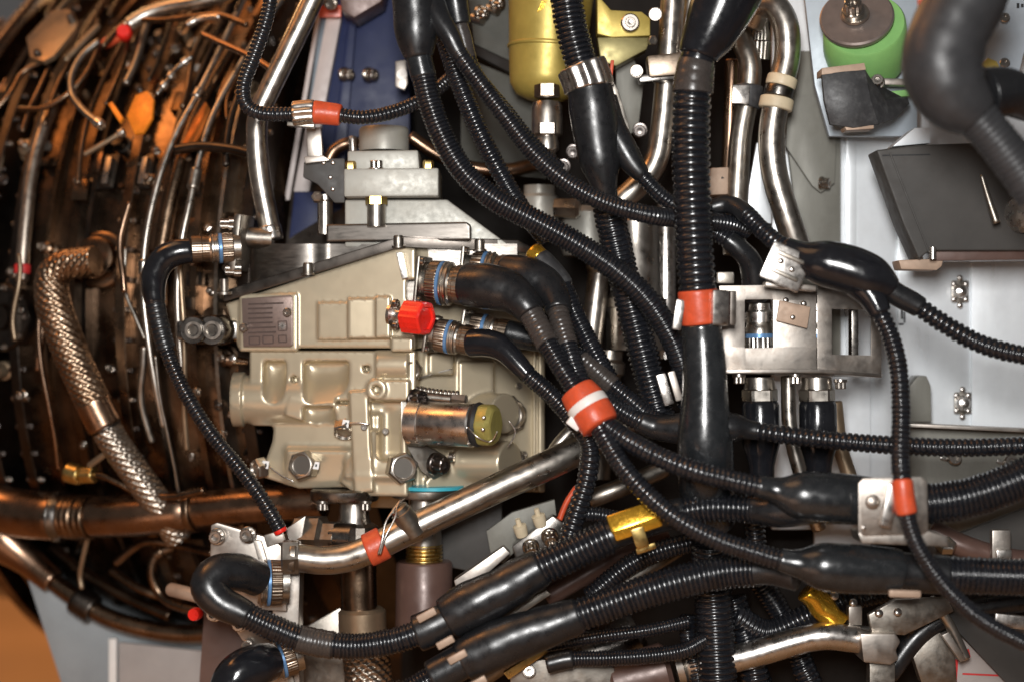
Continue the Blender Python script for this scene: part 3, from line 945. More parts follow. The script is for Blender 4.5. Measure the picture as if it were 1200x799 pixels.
# ---- middle background
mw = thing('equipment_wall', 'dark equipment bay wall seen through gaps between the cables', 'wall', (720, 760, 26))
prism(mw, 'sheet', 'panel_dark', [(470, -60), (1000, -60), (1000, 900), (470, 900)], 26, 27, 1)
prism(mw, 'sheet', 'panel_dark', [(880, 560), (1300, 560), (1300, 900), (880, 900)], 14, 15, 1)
gp = thing('grey_bulkhead_plate', 'dull grey plate with dark slanting lower edge beside the yellow bottle', 'plate', (590, 90, 12))
prism(gp, 'plate', 'plate_olive', [(545, -30), (640, -30), (632, 88), (556, 52)], 9, 9.8, 0.8)
prism(gp, 'edge_trim', 'panel_dark', [(554, 52), (632, 88), (630, 102), (556, 64)], 8.4, 9.6, 0.8)
prism(gp, 'lower_plate', 'plate_olive', [(540, 66), (640, 106), (640, 210), (540, 200)], 11, 11.6, 0.8)
for q, a in (((562, 15), V(0.8, 0.3, 0.5)), ((580, 4), V(0.8, 0.2, 0.5))):
    bolt(gp, (q[0], q[1], 8.3), a, 9)
    turned(gp, 'spacer', 'steel', (q[0] - 3, q[1] + 7, 8.6), V(0.8, 0.3, 0.5), [(-6, 6), (9, 6), (9, 0)], 16)

# ================================================================== VALVE UNIT
vu = thing('fuel_control_unit', 'champagne coloured cast metal control unit with nameplate at the centre left', 'control unit', (440, 590, 5))
def turned_solid(lo, hi, h):
    s = Solid(lo, hi, h)
    s.w = s.w + np.where(s.u < 487, (487 - s.u) * 0.18, (s.u - 487) * 0.35)
    return s
s = turned_solid((246, 276, -170), (652, 420, 16), 1.9)
s.add(s.poly([(257, 355), (470, 289), (487, 291), (487, 408), (272, 408)], -115, 0, 3))
s.add(s.box(480, 640, 296, 408, -110, -42, 3), 3)
s.add(s.box(478, 640, 288, 312, -110, -18, 4), 4)
s.add(s.box(370, 408, 354, 398, -20, 4, 1.2), 1)
s.add(s.box(406, 441, 350, 397, -20, 10, 1.2, rot=('v', -0.06)), 1)
s.add(s.box(440, 458, 348, 396, -20, 15, 1.2), 1)
s.add(s.box(458, 484, 396, 412, -40, 8, 2), 3)
s.cut(s.box(476, 500, 328, 352, -30, 20, 2), 2)
s.add(s.box(274, 346, 343, 412, -20, 3, 3), 1)
s.cut(s.box(262, 270, 376, 412, -130, 20, 1), 1)
s.build(vu, 'upper_housing', 'cast')

s = turned_solid((250, 405, -170), (652, 606, 20), 1.9)
s.add(s.box(286, 487, 411, 470, -115, -3, 2))
s.add(s.box(318, 487, 440, 520, -115, -22, 5), 5)
s.add(s.poly([(316, 486), (480, 486), (480, 578), (425, 579), (408, 573), (345, 576), (301, 563), (303, 545), (312, 520)], -115, -14, 3), 7)
s.add(s.box(330, 410, 520, 560, -80, -8, 4, rot=('u', -0.25)), 8)
s.add(s.cyl((268, 470, -24), (392, 470, -24), 29), 4)
s.add(s.cyl((263, 470, -24), (277, 470, -24), 33), 1.5)
s.add(s.cyl((300, 440, -20), (300, 500, -20), 12), 8)
# ridge and facets
s.add(s.box(411, 434, 458, 577, -100, 7, 2.0, rot=('w', -0.06)), 3)
s.add(s.poly([(396, 566), (430, 505), (476, 505), (478, 582), (418, 582)], -100, 0, 3), 5)
s.add(s.box(402, 470, 548, 584, -90, 4, 4, rot=('u', 0.5)), 5)
s.add(s.cyl((440, 428, -12), (478, 428, -12), 18), 2)
s.add(s.cyl((441, 456, -10), (441, 456, 9), 12), 3)
s.add(s.box(441, 480, 445, 469, -30, 6, 2), 3)
s.add(s.box(332, 374, 470, 494, -40, 4, 2, rot=('w', 0.3)), 3)
s.add(s.box(392, 412, 474, 494, -40, 2, 2), 3)
# scoops: rounded hollows, deeper at the top
def smax(a, b, k):
    hh = np.maximum(k - np.abs(a - b), 0) / k
    return np.maximum(a, b) + hh * hh * k / 4
for u0, u1, v0, v1, dp_ in ((303, 331, 423, 467, 30), (352, 407, 423, 468, 32), (352, 390, 476, 508, 24)):
    d = smax(np.abs(s.u - (u0 + u1) / 2) - (u1 - u0) / 2, v0 - s.v + 0 * s.w, 5)
    d = smax(d, ((s.v - v1) - s.w - 4 + (s.u - u0) * 0.12) * 0.707, 16)
    d = smax(d, -s.w - dp_, 14)
    s.cut(d, 2)
s.cut(s.cyl((341, 445, -30), (341, 445, 20), 4.2), 1)
s.cut(s.cyl((428, 432, -30), (428, 432, 20), 4.2), 1)
s.cut(s.cyl((441, 456, -6), (441, 456, 20), 5), 1)
s.cut(s.box(440, 468, 476, 540, -24, 24, 9, rot=('v', 0.25)), 3)
# receding right hand half
s.add(s.poly([(476, 411), (640, 411), (640, 585), (560, 585), (540, 596), (476, 590)], -110, -46, 3), 2)
s.add(s.box(536, 578, 424, 480, -90, -26, 3), 4)
s.add(s.box(500, 530, 414, 440, -90, -30, 3), 4)
s.add(s.poly([(496, 566), (545, 520), (584, 536), (566, 592), (500, 594)], -90, -18, 3), 4)
s.add(s.cyl((545, 545, -38), (598, 545, -4), 26), 4)
s.add(s.cyl((560, 486, -40), (592, 486, -8), 24), 4)
s.add(s.box(626, 640, 411, 585, -110, -36, 2), 2)
s.cut(s.box(629, 632, 411, 590, -48, -20), 0.5)
s.build(vu, 'lower_housing', 'cast')

# dark cover and its sloping flange
prism(vu, 'cover_flange', 'plate_slab', [(262, 341), (470, 277), (487, 277.6), (606, 281), (640, 300), (606, 296), (487, 290), (471, 289.5), (262, 354)], -0.3, 7, 1.2, turn=True)
mb = MB()
xs = [292, 293, 297, 306, 322, 345, 362, 374, 380, 388, 410, 450, 520, 606]
cd_ = [9, 6.4, 5.2, 4.4, 3.6, 2.7, 2.5, 2.7, 3.2, 3.2, 2.8, 2.2, 1.8, 2.4]
v = [tuple(P(x, y, c)) for y in (286, 352) for x, c in zip(xs, cd_)] + [tuple(P(x, 286, 8)) for x in xs]
n = len(xs)
mb.add(v, [(i, i + 1, n + i + 1, n + i) for i in range(n - 1)] + [(2 * n + i, 2 * n + i + 1, i + 1, i) for i in range(n - 1)])
mb.build('cover', 'plate_dark', vu, 50)
prism(vu, 'top_plate', 'plate_dark', [(382, 263), (547, 260), (552, 264), (552, 282), (382, 284)], 0.5, 6, 4, 4, turn=lambda x: (552 - x) * 0.011)
for q in ((361, 316, -0.3), (467, 284, -0.3), (562, 288, -0.3)):
    q = (q[0], q[1], q[2] + cs(q[0]) - 0.2)
    turned(vu, 'cap_screw', 'steel_dull', q, V(0, -1, 0.12), [(-4, 6), (6, 6), (8, 5), (8, 3), (5, 2.8), (5, 0)], 24)
    turned(vu, 'washer', 'steel', q, V(0, -1, 0.12), [(-6, 8), (-4, 8), (-4, 0)], 24)
prism(vu, 'chamfer_strip', 'steel_bright', [(464, 296), (472, 296), (478, 326), (471, 327)], -0.7, 0.4, 0.8)
# stacked adapter on top
prism(vu, 'pedestal', 'cast_grey', [(404, 234), (500, 234), (524, 234), (600, 290), (404, 290)], 2.6, 9, 3)
prism(vu, 'adapter_slab', 'cast_grey', [(403, 198), (514, 197), (514, 230), (403, 231)], 0.6, 8, 2.5)
prism(vu, 'adapter_block', 'cast_grey', [(407, 177), (490, 176), (492, 200), (407, 200)], 2.0, 8, 3)
turned(vu, 'adapter_collar', 'cast_grey', (450, 178, 5.0), V(0, -1, 0), [(0, 29), (25, 29), (28, 27), (28, 21), (20, 20), (20, 0)], 48)
turned(vu, 'hex_nut', 'brass', (441, 240, 1.6), V(0, -1, 0.02), [(0, 13), (9, 13), (10, 11), (10, 0)], 36, HEX)
turned(vu, 'standoff', 'steel', (441, 266, 1.6), V(0, -1, 0), [(0, 11), (26, 11), (26, 0)], 28)
bolt(vu, (441, 199, 1.4), V(0, -1, 0.1), 9)
for q in ((411, 199, 1.6), (502, 198, 1.6)):
    turned(vu, 'brass_bolt', 'brass', q, V(0, -1, 0.1), [(0, 6.5), (8, 6.5), (10, 5), (10, 0)], 24, HEX)

# nameplate
npl = prism(vu, 'nameplate', 'nameplate', [(283, 350), (340, 346), (343, 349), (343, 404), (340, 406), (285, 406)], -0.75, 0.1, 1.0, turn=True)
npl['label'] = 'purplish brown engraved nameplate'
NV, NF = V(1, -0.03, 0.18), V(-0.18, 0, 1)
def npb(name, mat, x, y, w_, h_, al=NV):
    block(npl, name, mat, (x, y, -0.80 + cs(x)), (w_, h_, 0.6), al, NF, 0)
for i in range(7):
    x1 = 333 if i == 0 else (320 if i < 5 else 324)
    npb('engraved_line', 'engrave', (290 + x1) / 2, 356 + i * 5.6, x1 - 290, 1.9)
for x, y, w_, h_ in ((298, 399, 12, 9), (314, 398, 12, 9), (331, 397, 9, 8), (331, 382, 10, 11)):
    for dx, dy, a, b in ((0, -h_ / 2, w_, 1.1), (0, h_ / 2, w_, 1.1), (-w_ / 2, 0, 1.1, h_), (w_ / 2, 0, 1.1, h_)):
        npb('engraved_box', 'engrave', x + dx, y + dy, a, b)
for k in range(5):
    npb('inspection_stamp', 'steel_bright', 331, 382, 9, 1.2, V(math.cos(k * 0.63), math.sin(k * 0.63), 0.18 * math.cos(k * 0.63)))
for x, y in ((337, 366), (286, 384)):
    inst(npl, 'screw', 's', (x, y, -1.0 + cs(x)), V(-0.2, 0.1, 1), 5.2)

# plugs with lock wire and white seals
def plug(loc, axis, r, seal=None):
    loc = (loc[0], loc[1], loc[2] + cs(loc[0]))
    inst(vu, 'plug', 'p', loc, axis, r, 0.3)
    if seal:
        q = P(*loc) + Vector(axis) * r * 0.35 * K
        e = (seal[0], seal[1], 100 * (q.y) - seal[2])
        b = block(vu, 'seal_sticker', 'sticker', e, (8, 9, 1.0), V(1, 0.15, 0), V(0.3, -0.1, 1), 0.5)
        block(b, 'seal_dot', 'ink', (e[0] + 0.5, e[1], e[2] - 0.06), (2, 3, 1), V(1, 0.15, 0), V(0.3, -0.1, 1), 0)
plug((357, 545, 0.2), V(-0.30, -0.10, 0.95), 17, (370, 545, 0.6))
plug((306, 548, 0.6), V(-0.8, 0.1, 0.6), 12, (311, 544, 0.5))
plug((404, 501, 0.5), V(-0.1, 0.75, 0.65), 13, (405, 496, 0.8))
plug((470, 548, -0.1), V(0.35, -0.05, 0.93), 18)
plug((479, 432, 1.2), V(0.5, 0.3, 0.8), 14)
plug((598, 541, 3.4), V(0.7, -0.05, 0.7), 17)
plug((592, 486, 3.2), V(0.6, -0.05, 0.8), 22)
wirepath(vu, 'lock_wire', [(315, 546, 1.6), (330, 557, 1.2), (345, 564, 1.0)])
wirepath(vu, 'lock_wire', [(408, 496, -0.2), (420, 495, -0.4), (434, 497, -0.4)])
wirepath(vu, 'lock_wire', [(596, 492, 1.8), (604, 506, 2), (595, 524, 2.2)])
wirepath(vu, 'lock_wire', [(480, 448, 2), (500, 440, 3), (530, 432, 3.6)])
for x, y in ((427, 500), (452, 505)):
    inst(vu, 'screw', 's', (x, y, 0.2 + (1.6 if x > 440 else 0)), V(-0.1, 0, 1), 4)
for x, y in ((614, 532), (608, 452)):
    inst(vu, 'screw', 's', (x, y, 6.9), V(0.3, 0, 1), 4)

# bottom flanges
turned(vu, 'outlet_flange', 'steel_dark', (404, 586, 3.0), V(0, -1, 0), [(0, 38), (3, 40), (12, 40), (14, 37), (14, 0)], 40)
turned(vu, 'outlet_flange', 'steel_dull', (500, 582, 3.6), V(0, -1, 0), [(0, 40), (2, 41), (9, 41), (10, 0)], 40)
turned(vu, 'gasket', 'teal', (506, 572, 3.6), V(0, -1, 0), [(0, 38), (4, 38), (4, 0)], 40)
for q in ((378, 588, 0.4), (428, 588, 0.4), (530, 584, 0.6)):
    bolt(vu, q, V(0, 1, 0.05), 8)

# steel actuator on the lower right of the unit
act = thing('solenoid_actuator', 'polished steel cylinder with olive gold hexagon cap on the control unit', 'actuator', (520, 520, -2))
aa = V(0.93, 0.03, 0.36)
prism(act, 'mount_plate', 'steel_dull', [(470, 456), (496, 452), (506, 468), (500, 522), (522, 534), (524, 554), (508, 562), (494, 552), (470, 512)], 0.8, 1.6, 1.5, turn=lambda x: (x - 470) * 0.03)
turned(act, 'collar', 'steel_bright', (482, 495, 0.0), aa, [(0, 27), (16, 27), (18, 25), (18, 0)], 40)
turned(act, 'cylinder', 'steel_bright', (497, 495, -0.6), aa, [(0, 25), (1, 25.5), (62, 25.5), (64, 24), (64, 0)], 48)
turned(act, 'seal_ring', 'ink', (557, 497, -2.6), aa, [(0, 25), (4, 26.5), (8, 25), (8, 0)], 40)
turned(act, 'hex_cap', 'gold_cap', (562, 497, -2.8), aa, [(0, 24), (4, 26), (15, 26), (20, 22), (21.5, 19), (21.5, 0)], 48, lambda th: 1 + 0.55 * (HEX(th) - 1), 25, 0.2)
for q in ((567, 489), (566, 503)):
    inst(act, 'rivet', 'r', (q[0], q[1], -5.4), V(0.1, 0, 1), 2.4)
wirepath(act, 'lock_wire', [(548, 500, -4.6), (560, 512, -5.0), (575, 517, -4.6), (583, 505, -5.0)])
inst(act, 'rivet', 'r', (547, 501, -4.2), V(0.1, 0, 1), 3.2)
bolt(act, (486, 467, 0.3), V(0.7, -0.1, 0.7), 12, True)
bolt(act, (510, 543, 0.3), V(0.8, 0.1, 0.6), 13, True)
inst(act, 'pin', 's', (528, 535, 1.0), V(0.95, 0, 0.2), 6)
sc_ = thing('adjusting_screw', 'threaded adjusting screw with hexagon head lying above the steel actuator', 'screw', (520, 470, 1))
sp_ = Path([(486, 456, 1.2), (515, 460, 0.6), (538, 462, 0.2)])
stretch(sc_, 'thread', 'steel', sp_, 0, 2, 4.6, pitch=5, depth=0.3)
turned(sc_, 'sleeve', 'steel_dull', (492, 464, 0.8), V(0.97, 0.09, 0.2), [(0, 6), (38, 6), (38, 0)], 24)
turned(sc_, 'head', 'steel', (530, 467, 0.2), V(0.97, 0.09, 0.2), [(0, 7), (16, 7), (18, 5), (18, 3), (12, 3), (12, 0)], 36, HEX)

# red cap
rcp = thing('red_plastic_cap', 'bright red ribbed plastic cap on a fitting in the middle of the control unit', 'cap', (495, 392, -2))
ra = V(0.86, 0.10, 0.50)
turned(rcp, 'fitting', 'steel_bright', (461, 369, 0.2), ra, [(0, 17), (4, 17), (5, 11), (20, 11), (20, 0)], 30)
for dy in (-13, 13):
    inst(rcp, 'screw', 's', (463, 369 + dy, -0.7), ra, 5.5)
mb = MB()
lathe(mb, P(477, 371, -1.6), ra, [(0, 19), (1, 21), (22, 21), (26, 20.5), (28, 18.5), (28, 14.5), (25, 13.5), (25, 0)], 60, lambda th: (1 + 0.6 * (HEX(th) - 1)) * (1 + 0.012 * np.cos(18 * th)), S(-1.6), 0.2)
mb.build('cap', 'red_cap', rcp, 28)

# ---- electrical connectors
def connector(par, loc, axis, r, back=34, band='blue_band', flange=True, mat='steel_dull'):
    """flange, shell, coupling nut, colour band, knurled ring and backshell along axis; returns nothing"""
    if flange:
        mb = MB()
        x, y, a = basis(axis)
        sc = S(loc[2])
        boxm(mb, P(*loc), (x, y, a), (2.3 * r * sc, 2.3 * r * sc, 4 * sc))
        mb.build('mount_flange', mat, par, 38, 1.5 * sc)
        for i in (-1, 1):
            for j in (-1, 1):
                inst(par, 'screw', 's', None, axis, r * 0.2, 0, world=P(*loc) + (x * i * 0.92 + y * j * 0.92) * r * sc + a * 3 * sc)
    turned(par, 'shell', mat, loc, axis, [(0, r * 0.92), (8, r * 0.92), (8, r * 0.88), (14, r * 0.88), (14, 0)], 40)
    turned(par, 'coupling_nut', 'steel_warm', loc, axis, [(8, r * 0.96), (9, r * 1.0), (20, r * 1.02), (21, r), (21, 0)], 144, KNURL(36, 0.012), 25)
    turned(par, 'colour_band', band, loc, axis, [(21, r * 0.99), (21.6, r * 1.05), (24.6, r * 1.05), (25.2, r * 1.0), (25.2, 0)], 40)
    turned(par, 'lock_ring', 'steel', loc, axis, [(25, r * 0.98), (26, r * 1.05), (28, r * 1.05), (28.6, r * 0.97), (30, r * 0.97), (31, r * 1.03), (33, r * 1.03), (34, r * 0.94), (36, r * 0.9), (36, 0)], 40)
    turned(par, 'backshell', 'steel_warm', loc, axis, [(35, r * 0.86), (back + 6, r * 0.86), (back + 7, r * 0.92), (back + 18, r * 0.92), (back + 19, r * 0.8), (back + 19, 0)], 120, lambda th: 1 + 0.007 * np.sign(np.sin(30 * th)), 25)

# ================================================================== STEEL PIPES
def pipe(name, label, pts, r, mat='steel', cat='pipe', extra=()):
    t = thing(name, label, cat, pts[-1])
    p = Path(pts)
    stretch(t, 'tube', mat, p, 0, len(pts) - 1, r, seg=28)
    for nm, a, b, rr, m in extra:
        stretch(t, nm, m, p, a, b, rr, seg=28)
    return t
pipe('bent_steel_pipe', 'long polished steel pipe bending down left of the blue beam', [(385, -40, 5), (362, 10, 5), (338, 60, 5), (316, 105, 5), (303, 135, 5), (301, 165, 5), (305, 210, 5), (314, 258, 5), (319, 282, 5)], 12.5,
     'steel', 'pipe', [('ferrule', 7.2, 8, 13.5, 'steel_bright')])
st_ = pipe('diagonal_steel_pipe', 'polished steel pipe with orange tape rising to the right under the control unit', [(338, 652, -3.4), (350, 653, -3.4), (375, 656, -3.4), (402, 654, -3.4), (430, 645, -3.4), (460, 630, -3.2), (520, 601, -2.6), (590, 568, -1.6), (650, 541, -0.4), (700, 514, 1.5), (740, 490, 4)], [16, 17, 17, 17.5, 18, 18],
     'steel', 'pipe', [('collar', 0.2, 0.9, 20, 'steel_dull'), ('orange_tape', 4.0, 4.75, 20, 'orange')])
turned(st_, 'end_nut', 'steel_dull', (346, 652, -3.4), V(-1, 0.02, 0.1), [(-4, 21), (14, 22), (16, 20), (16, 0)], 36, HEX)
turned(st_, 'weld_boss', 'steel_dull', (484, 620, -3.6), V(-0.5, -0.8, 0.25), [(-6, 13), (26, 13), (27, 11), (32, 11), (34, 8), (34, 0)], 28)
wirepath(st_, 'lock_wire', [(443, 650, -5.6), (448, 632, -5.6), (452, 612, -5.2), (462, 596, -4.6), (470, 585, -4)], 1.4)
wirepath(st_, 'lock_wire', [(445, 650, -5.7), (452, 628, -5.7), (463, 606, -5.2), (466, 592, -4.6), (474, 584, -4)], 1.2)
pipe('rear_steel_pipe', 'short bright pipe end behind the diagonal steel pipe and zip tie', [(640, 545, 3), (655, 520, 3), (675, 498, 3), (700, 470, 3)], 8, 'steel')
up = pipe('upright_steel_pipe', 'upright polished steel pipe held by a square clamp behind the trunk hose', [(790, -30, 3), (784, 60, 3), (776, 150, 3), (768, 190, 3), (750, 215, 3), (725, 238, 3)], 14)
block(up, 'clamp_block', 'steel_warm', (785, 78, 0.8), (54, 26, 30), V(1, -0.1, 0), None, 4)
block(up, 'clamp_foot', 'steel_dark', (770, 92, 1), (44, 9, 20), V(1, -0.1, 0), None, 2)
for q in ((746, 84, -0.5), (768, 17, 2)):
    bolt(up, q, V(-0.1, 0.1, 1), 8)
pipe('twin_steel_pipe', 'slim dark steel pipe just right of the upright polished pipe', [(812, -30, 5), (806, 40, 5), (800, 90, 5)], 9, 'steel_dull')
mp2 = pipe('left_bent_pipe', 'brushed pipe with black rubber clamp, nearer the trunk hose of the bent pair', [(862, 20, 4), (868, 45, 3), (879, 75, 2.5), (877, 110, 2.5), (868, 160, 2.5), (864, 220, 2.5), (860, 300, 2.5)], 13, 'steel_dull')
mpp2 = Path([(862, 20, 4), (868, 45, 3), (879, 75, 2.5), (877, 110, 2.5), (868, 160, 2.5)])
stretch(mp2, 'rubber_clamp', 'rubber_flat', mpp2, 2.75, 3.35, 16.5)
block(mp2, 'clamp_buckle', 'steel_bright', (868, 111, 0.6), (20, 22, 5), V(1, 0.05, 0))
rp_pts = [(880, 30, 3), (890, 10, 2), (908, 8, 1), (921, 32, 0.5), (922, 70, 0.5), (911, 115, 0.5), (904, 160, 0.5), (908, 205, 0.5), (921, 250, 0.5), (938, 300, 1)]
rp = pipe('right_bent_pipe', 'brushed pipe hooked over at its top and ringed by cream clips', rp_pts, 15.5, 'steel')
rpp = Path(rp_pts)
stretch(rp, 'clip_ring', 'cream_clip', rpp, 4.45, 4.72, 18)
stretch(rp, 'clamp_band', 'steel_dark', rpp, 4.7, 5.0, 17.5)
stretch(rp, 'clip_ring', 'cream_clip', rpp, 5.0, 5.3, 20)
cf = thing('knurled_fitting', 'small knurled fitting squeezed between the two bent steel pipes', 'fitting', (893, 70, 4))
turned(cf, 'body', 'steel_dull', (890, 70, 4), V(0.05, -1, 0.1), [(0, 11), (20, 12), (22, 10), (30, 10), (40, 7), (48, 7), (48, 0)], 60, KNURL(20, 0.03))
pipe('copper_tube', 'slim copper tube standing between trunk hose and bent pipes', [(858, 70, 5), (856, 130, 5), (852, 220, 5), (846, 260, 5)], 8, 'copper')
cb = thing('copper_block', 'small flat coppery block stamped with a triangle beside the trunk hose', 'block', (845, 225, 3))
prism(cb, 'block', 'tan', [(833, 197), (854, 196), (853, 228), (830, 229)], 2, 5, 1.5)
prism(cb, 'stamp', 'ink', [(846, 207), (849, 209), (845, 210)], 1.9, 2.05, 0)
lp_pts = [(700, 830, -1), (760, 795, -1), (820, 780, -1.5), (875, 768, -2), (930, 752, -2.5), (965, 745, -3), (1000, 748, -3), (1030, 752, -3)]
lp = pipe('lower_steel_pipe', 'bright steel pipe running right along the bottom into a block clamp', lp_pts[2:], 16, 'steel_bright')
prism(lp, 'clamp', 'steel_bracket', [(1008, 742), (1050, 742), (1056, 752), (1050, 762), (1054, 772), (1044, 779), (1012, 776)], -5.4, -1, 3)
block(lp, 'clamp_leg', 'steel_dull', (1032, 800, -3), (30, 60, 20), None, None, 2)
block(lp, 'clamp_ear', 'steel_bracket', (1001, 720, -2.5), (16, 22, 16), None, None, 2)
bc = thing('brown_canister', 'dull brown canister with steel neck at the bottom, left of the lower steel pipe', 'canister', (770, 790, 0))
ca = V(0.97, -0.25, 0)
turned(bc, 'body', 'brown_paint', (716, 802, 1), ca, [(0, 26), (4, 30), (66, 34), (72, 28), (72, 0)], 40)
turned(bc, 'neck', 'steel', (792, 783, 1), ca, [(0, 22), (8, 24), (12, 18), (22, 22), (30, 18), (30, 0)], 36)
# pipes hanging below the control unit
dp = thing('down_pipe', 'bronze tinted vertical pipe with swivel nut and braided lower end', 'pipe', (425, 799, 2))
turned(dp, 'neck', 'steel', (415, 612, 3), V(0, -1, 0), [(0, 20), (6, 18), (28, 17), (28, 0)], 36)
turned(dp, 'swivel_nut', 'steel_dull', (416, 648, 3), V(0, -1, 0), [(0, 24), (3, 27), (32, 27), (36, 22), (36, 0)], 48, HEX)
turned(dp, 'tube', 'bronze', (421, 716, 3), V(-0.02, -1, 0), [(0, 21), (75, 21), (75, 0)], 40)
turned(dp, 'collar', 'casing_pale', (425, 742, 3), V(-0.03, -1, 0), [(0, 25), (3, 28), (26, 28), (30, 24), (30, 0)], 40)
stretch(dp, 'braid', 'braid', Path([(426, 738, 3), (430, 775, 3), (436, 830, 3)]), 0, 2, 26, braid=15)
sd = thing('side_nut', 'large dark hexagon nut on its side behind the diagonal steel pipe', 'nut', (375, 640, 2))
turned(sd, 'nut', 'steel_dull', (346, 628, 2), V(0.95, 0, 0.25), [(0, 20), (4, 26), (34, 27), (38, 20), (52, 20), (52, 0)], 36, HEX)
turned(sd, 'tail', 'steel_dark', (390, 630, 1), V(0.95, 0, 0.25), [(0, 18), (26, 18), (26, 0)], 30)
bcn = thing('brown_can', 'matte reddish brown can hanging below the control unit on a threaded neck', 'can', (497, 740, 3))
turned(bcn, 'neck', 'steel', (497, 640, 3.2), V(0, -1, 0), [(0, 21), (58, 18), (58, 0)], 36)
stretch(bcn, 'thread', 'brass', Path([(497, 636, 3.2), (497, 658, 3.2)]), 0, 1, 22, pitch=4)
turned(bcn, 'can', 'brown_paint', (497, 748, 3.2), V(0, -1, 0), [(0, 34), (88, 33), (91, 31), (91, 0)], 48)
gd = thing('grey_duct', 'plain grey duct end behind the diagonal steel pipe', 'duct', (555, 660, 5))
prism(gd, 'duct', 'housing', [(505, 590), (588, 575), (590, 650), (560, 672), (505, 660)], 5, 10, 4)

# ================================================================== BRACKETS AND FITTINGS, lower left
bkt = thing('bolted_bracket', 'silver bracket plate with bolts carrying the big black elbow, lower left', 'bracket', (290, 700, 0))
prism(bkt, 'plate', 'steel_bracket', [(247, 615), (254, 612), (318, 631), (330, 640), (336, 716), (262, 712), (252, 690), (246, 660)], -1.5, -0.6, 1.5)
prism(bkt, 'rib', 'steel_bracket', [(296, 632), (306, 634), (326, 700), (316, 702)], -2.0, -1.4, 1)
for q in ((255, 628), (291, 626), (252, 718), (282, 730)):
    bolt(bkt, (q[0], q[1], -1.9), V(-0.1, 0, 1), 10)
post = thing('silver_post', 'flat silver upright post between the black elbow and the diagonal pipe', 'post', (335, 770, 0))
prism(post, 'post', 'steel_bracket', [(316, 640), (330, 628), (352, 655), (350, 735), (352, 840), (310, 840), (320, 740)], -0.4, 3, 2)
prism(post, 'foot_plate', 'steel_bracket', [(262, 716), (330, 720), (336, 760), (300, 768), (284, 750)], -0.2, 0.5, 1.2)
bolt(post, (290, 756, -0.6), V(0, 0, 1), 7)
arm = thing('clip_arm_bracket', 'small silver arm rising right from the cable end clip', 'arm', (345, 640, 0))
prism(arm, 'arm', 'steel_bracket', [(334, 620), (358, 604), (352, 640), (344, 648)], -0.4, 0.6, 1)
pan = thing('base_pan', 'grey sloping metal pan edges under the pipes at the bottom', 'pan', (400, 780, 5))
prism(pan, 'sheet', 'steel_dull', [(352, 738), (398, 712), (404, 720), (404, 840), (352, 840)], 6, 6.8, 1)
prism(pan, 'rib', 'steel_dull', [(326, 740), (334, 740), (352, 840), (340, 840)], -0.9, 2, 1)
prism(pan, 'sheet', 'brown_paint', [(240, 700), (300, 740), (330, 850), (230, 850)], 8, 8.8, 1)
rt = thing('red_tip', 'tiny red capped tip left of the big black elbow', 'cap', (231, 722, 4))
turned(rt, 'cap', 'red_cap', (232, 718, 3), V(-0.3, 0, 1), [(0, 7), (6, 8), (12, 7), (12, 0)], 16)
dn = thing('double_nut_fitting', 'pair of dark round nuts side by side, left of the control unit', 'fitting', (240, 405, 2))
for x, r in ((229, 17), (251, 18)):
    turned(dn, 'nut', 'steel_dark', (x, 387, 2.5), V(-0.15, 0.02, 1), [(-30, r), (6, r), (9, r * 0.9), (9, r * 0.62), (12, r * 0.58), (12, r * 0.36), (2, r * 0.3), (2, 0)], 36)
    turned(dn, 'ring', 'steel', (x, 387, 2.0), V(-0.15, 0.02, 1), [(5, r * 0.60), (8, r * 0.60), (8, r * 0.42), (5, r * 0.40)], 30)
block(dn, 'bar', 'steel_dark', (246, 387, 5), (74, 22, 20), None, None, 3)
cl = thing('corner_lug', 'small polished rod end with white tip under the double nut fitting', 'rod end', (272, 420, 4))
turned(cl, 'rod', 'copper', (290, 424, 5), V(-1, -0.12, 0.3), [(0, 4), (16, 5), (18, 7), (26, 7), (28, 0)], 20)
inst(cl, 'tip', 'r', (273, 420, 4), V(-0.3, -0.1, 1), 6)
dbr = thing('black_clip_bracket', 'dark folded bracket with small rivets beside the stacked adapter', 'bracket', (380, 235, 4))
prism(dbr, 'plate', 'housing', [(356, 190), (372, 186), (404, 186), (404, 238), (392, 238), (372, 216), (355, 208)], 2.6, 3.6, 1.5)
prism(dbr, 'lip', 'steel_bracket', [(356, 184), (378, 182), (386, 188), (358, 192)], 1.6, 4, 1)
prism(dbr, 'clip', 'steel_bracket', [(359, 150), (376, 149), (378, 184), (360, 184)], 2, 3, 1.5)
for q in ((379, 191), (390, 191), (387, 208), (390, 222)):
    inst(dbr, 'rivet', 'r', (q[0], q[1], 2.5), V(0, 0, 1), 2.6)
sv = thing('small_upright_valve', 'small upright tube under the dark folded bracket', 'tube', (380, 265, 4))
turned(sv, 'tube', 'steel', (381, 275, 5), V(0, -1, 0), [(0, 9), (38, 9), (40, 11), (46, 11), (46, 0)], 28)
inst(sv, 'nut', 'n', (372, 232, 3.5), V(0, -0.4, 0.9), 7)
ct = thing('copper_hook_tube', 'copper tube curving out behind the stacked adapter', 'tube', (395, 180, 8))
stretch(ct, 'tube', 'copper', Path([(384, 190, 8), (392, 176, 8), (408, 168, 8), (430, 168, 9)]), 0, 3, 7)
stretch(ct, 'end_fitting', 'steel_bright', Path([(413, 160, 7), (414, 180, 7)]), 0, 1, 5, flute=6)
ct2 = thing('copper_cross_tube', 'copper tube crossing behind the corrugated cables right of the adapter', 'tube', (560, 200, 10))
stretch(ct2, 'tube', 'copper', Path([(480, 160, 9), (510, 180, 9), (545, 195, 9), (590, 200, 9), (630, 192, 10)]), 0, 4, 8)
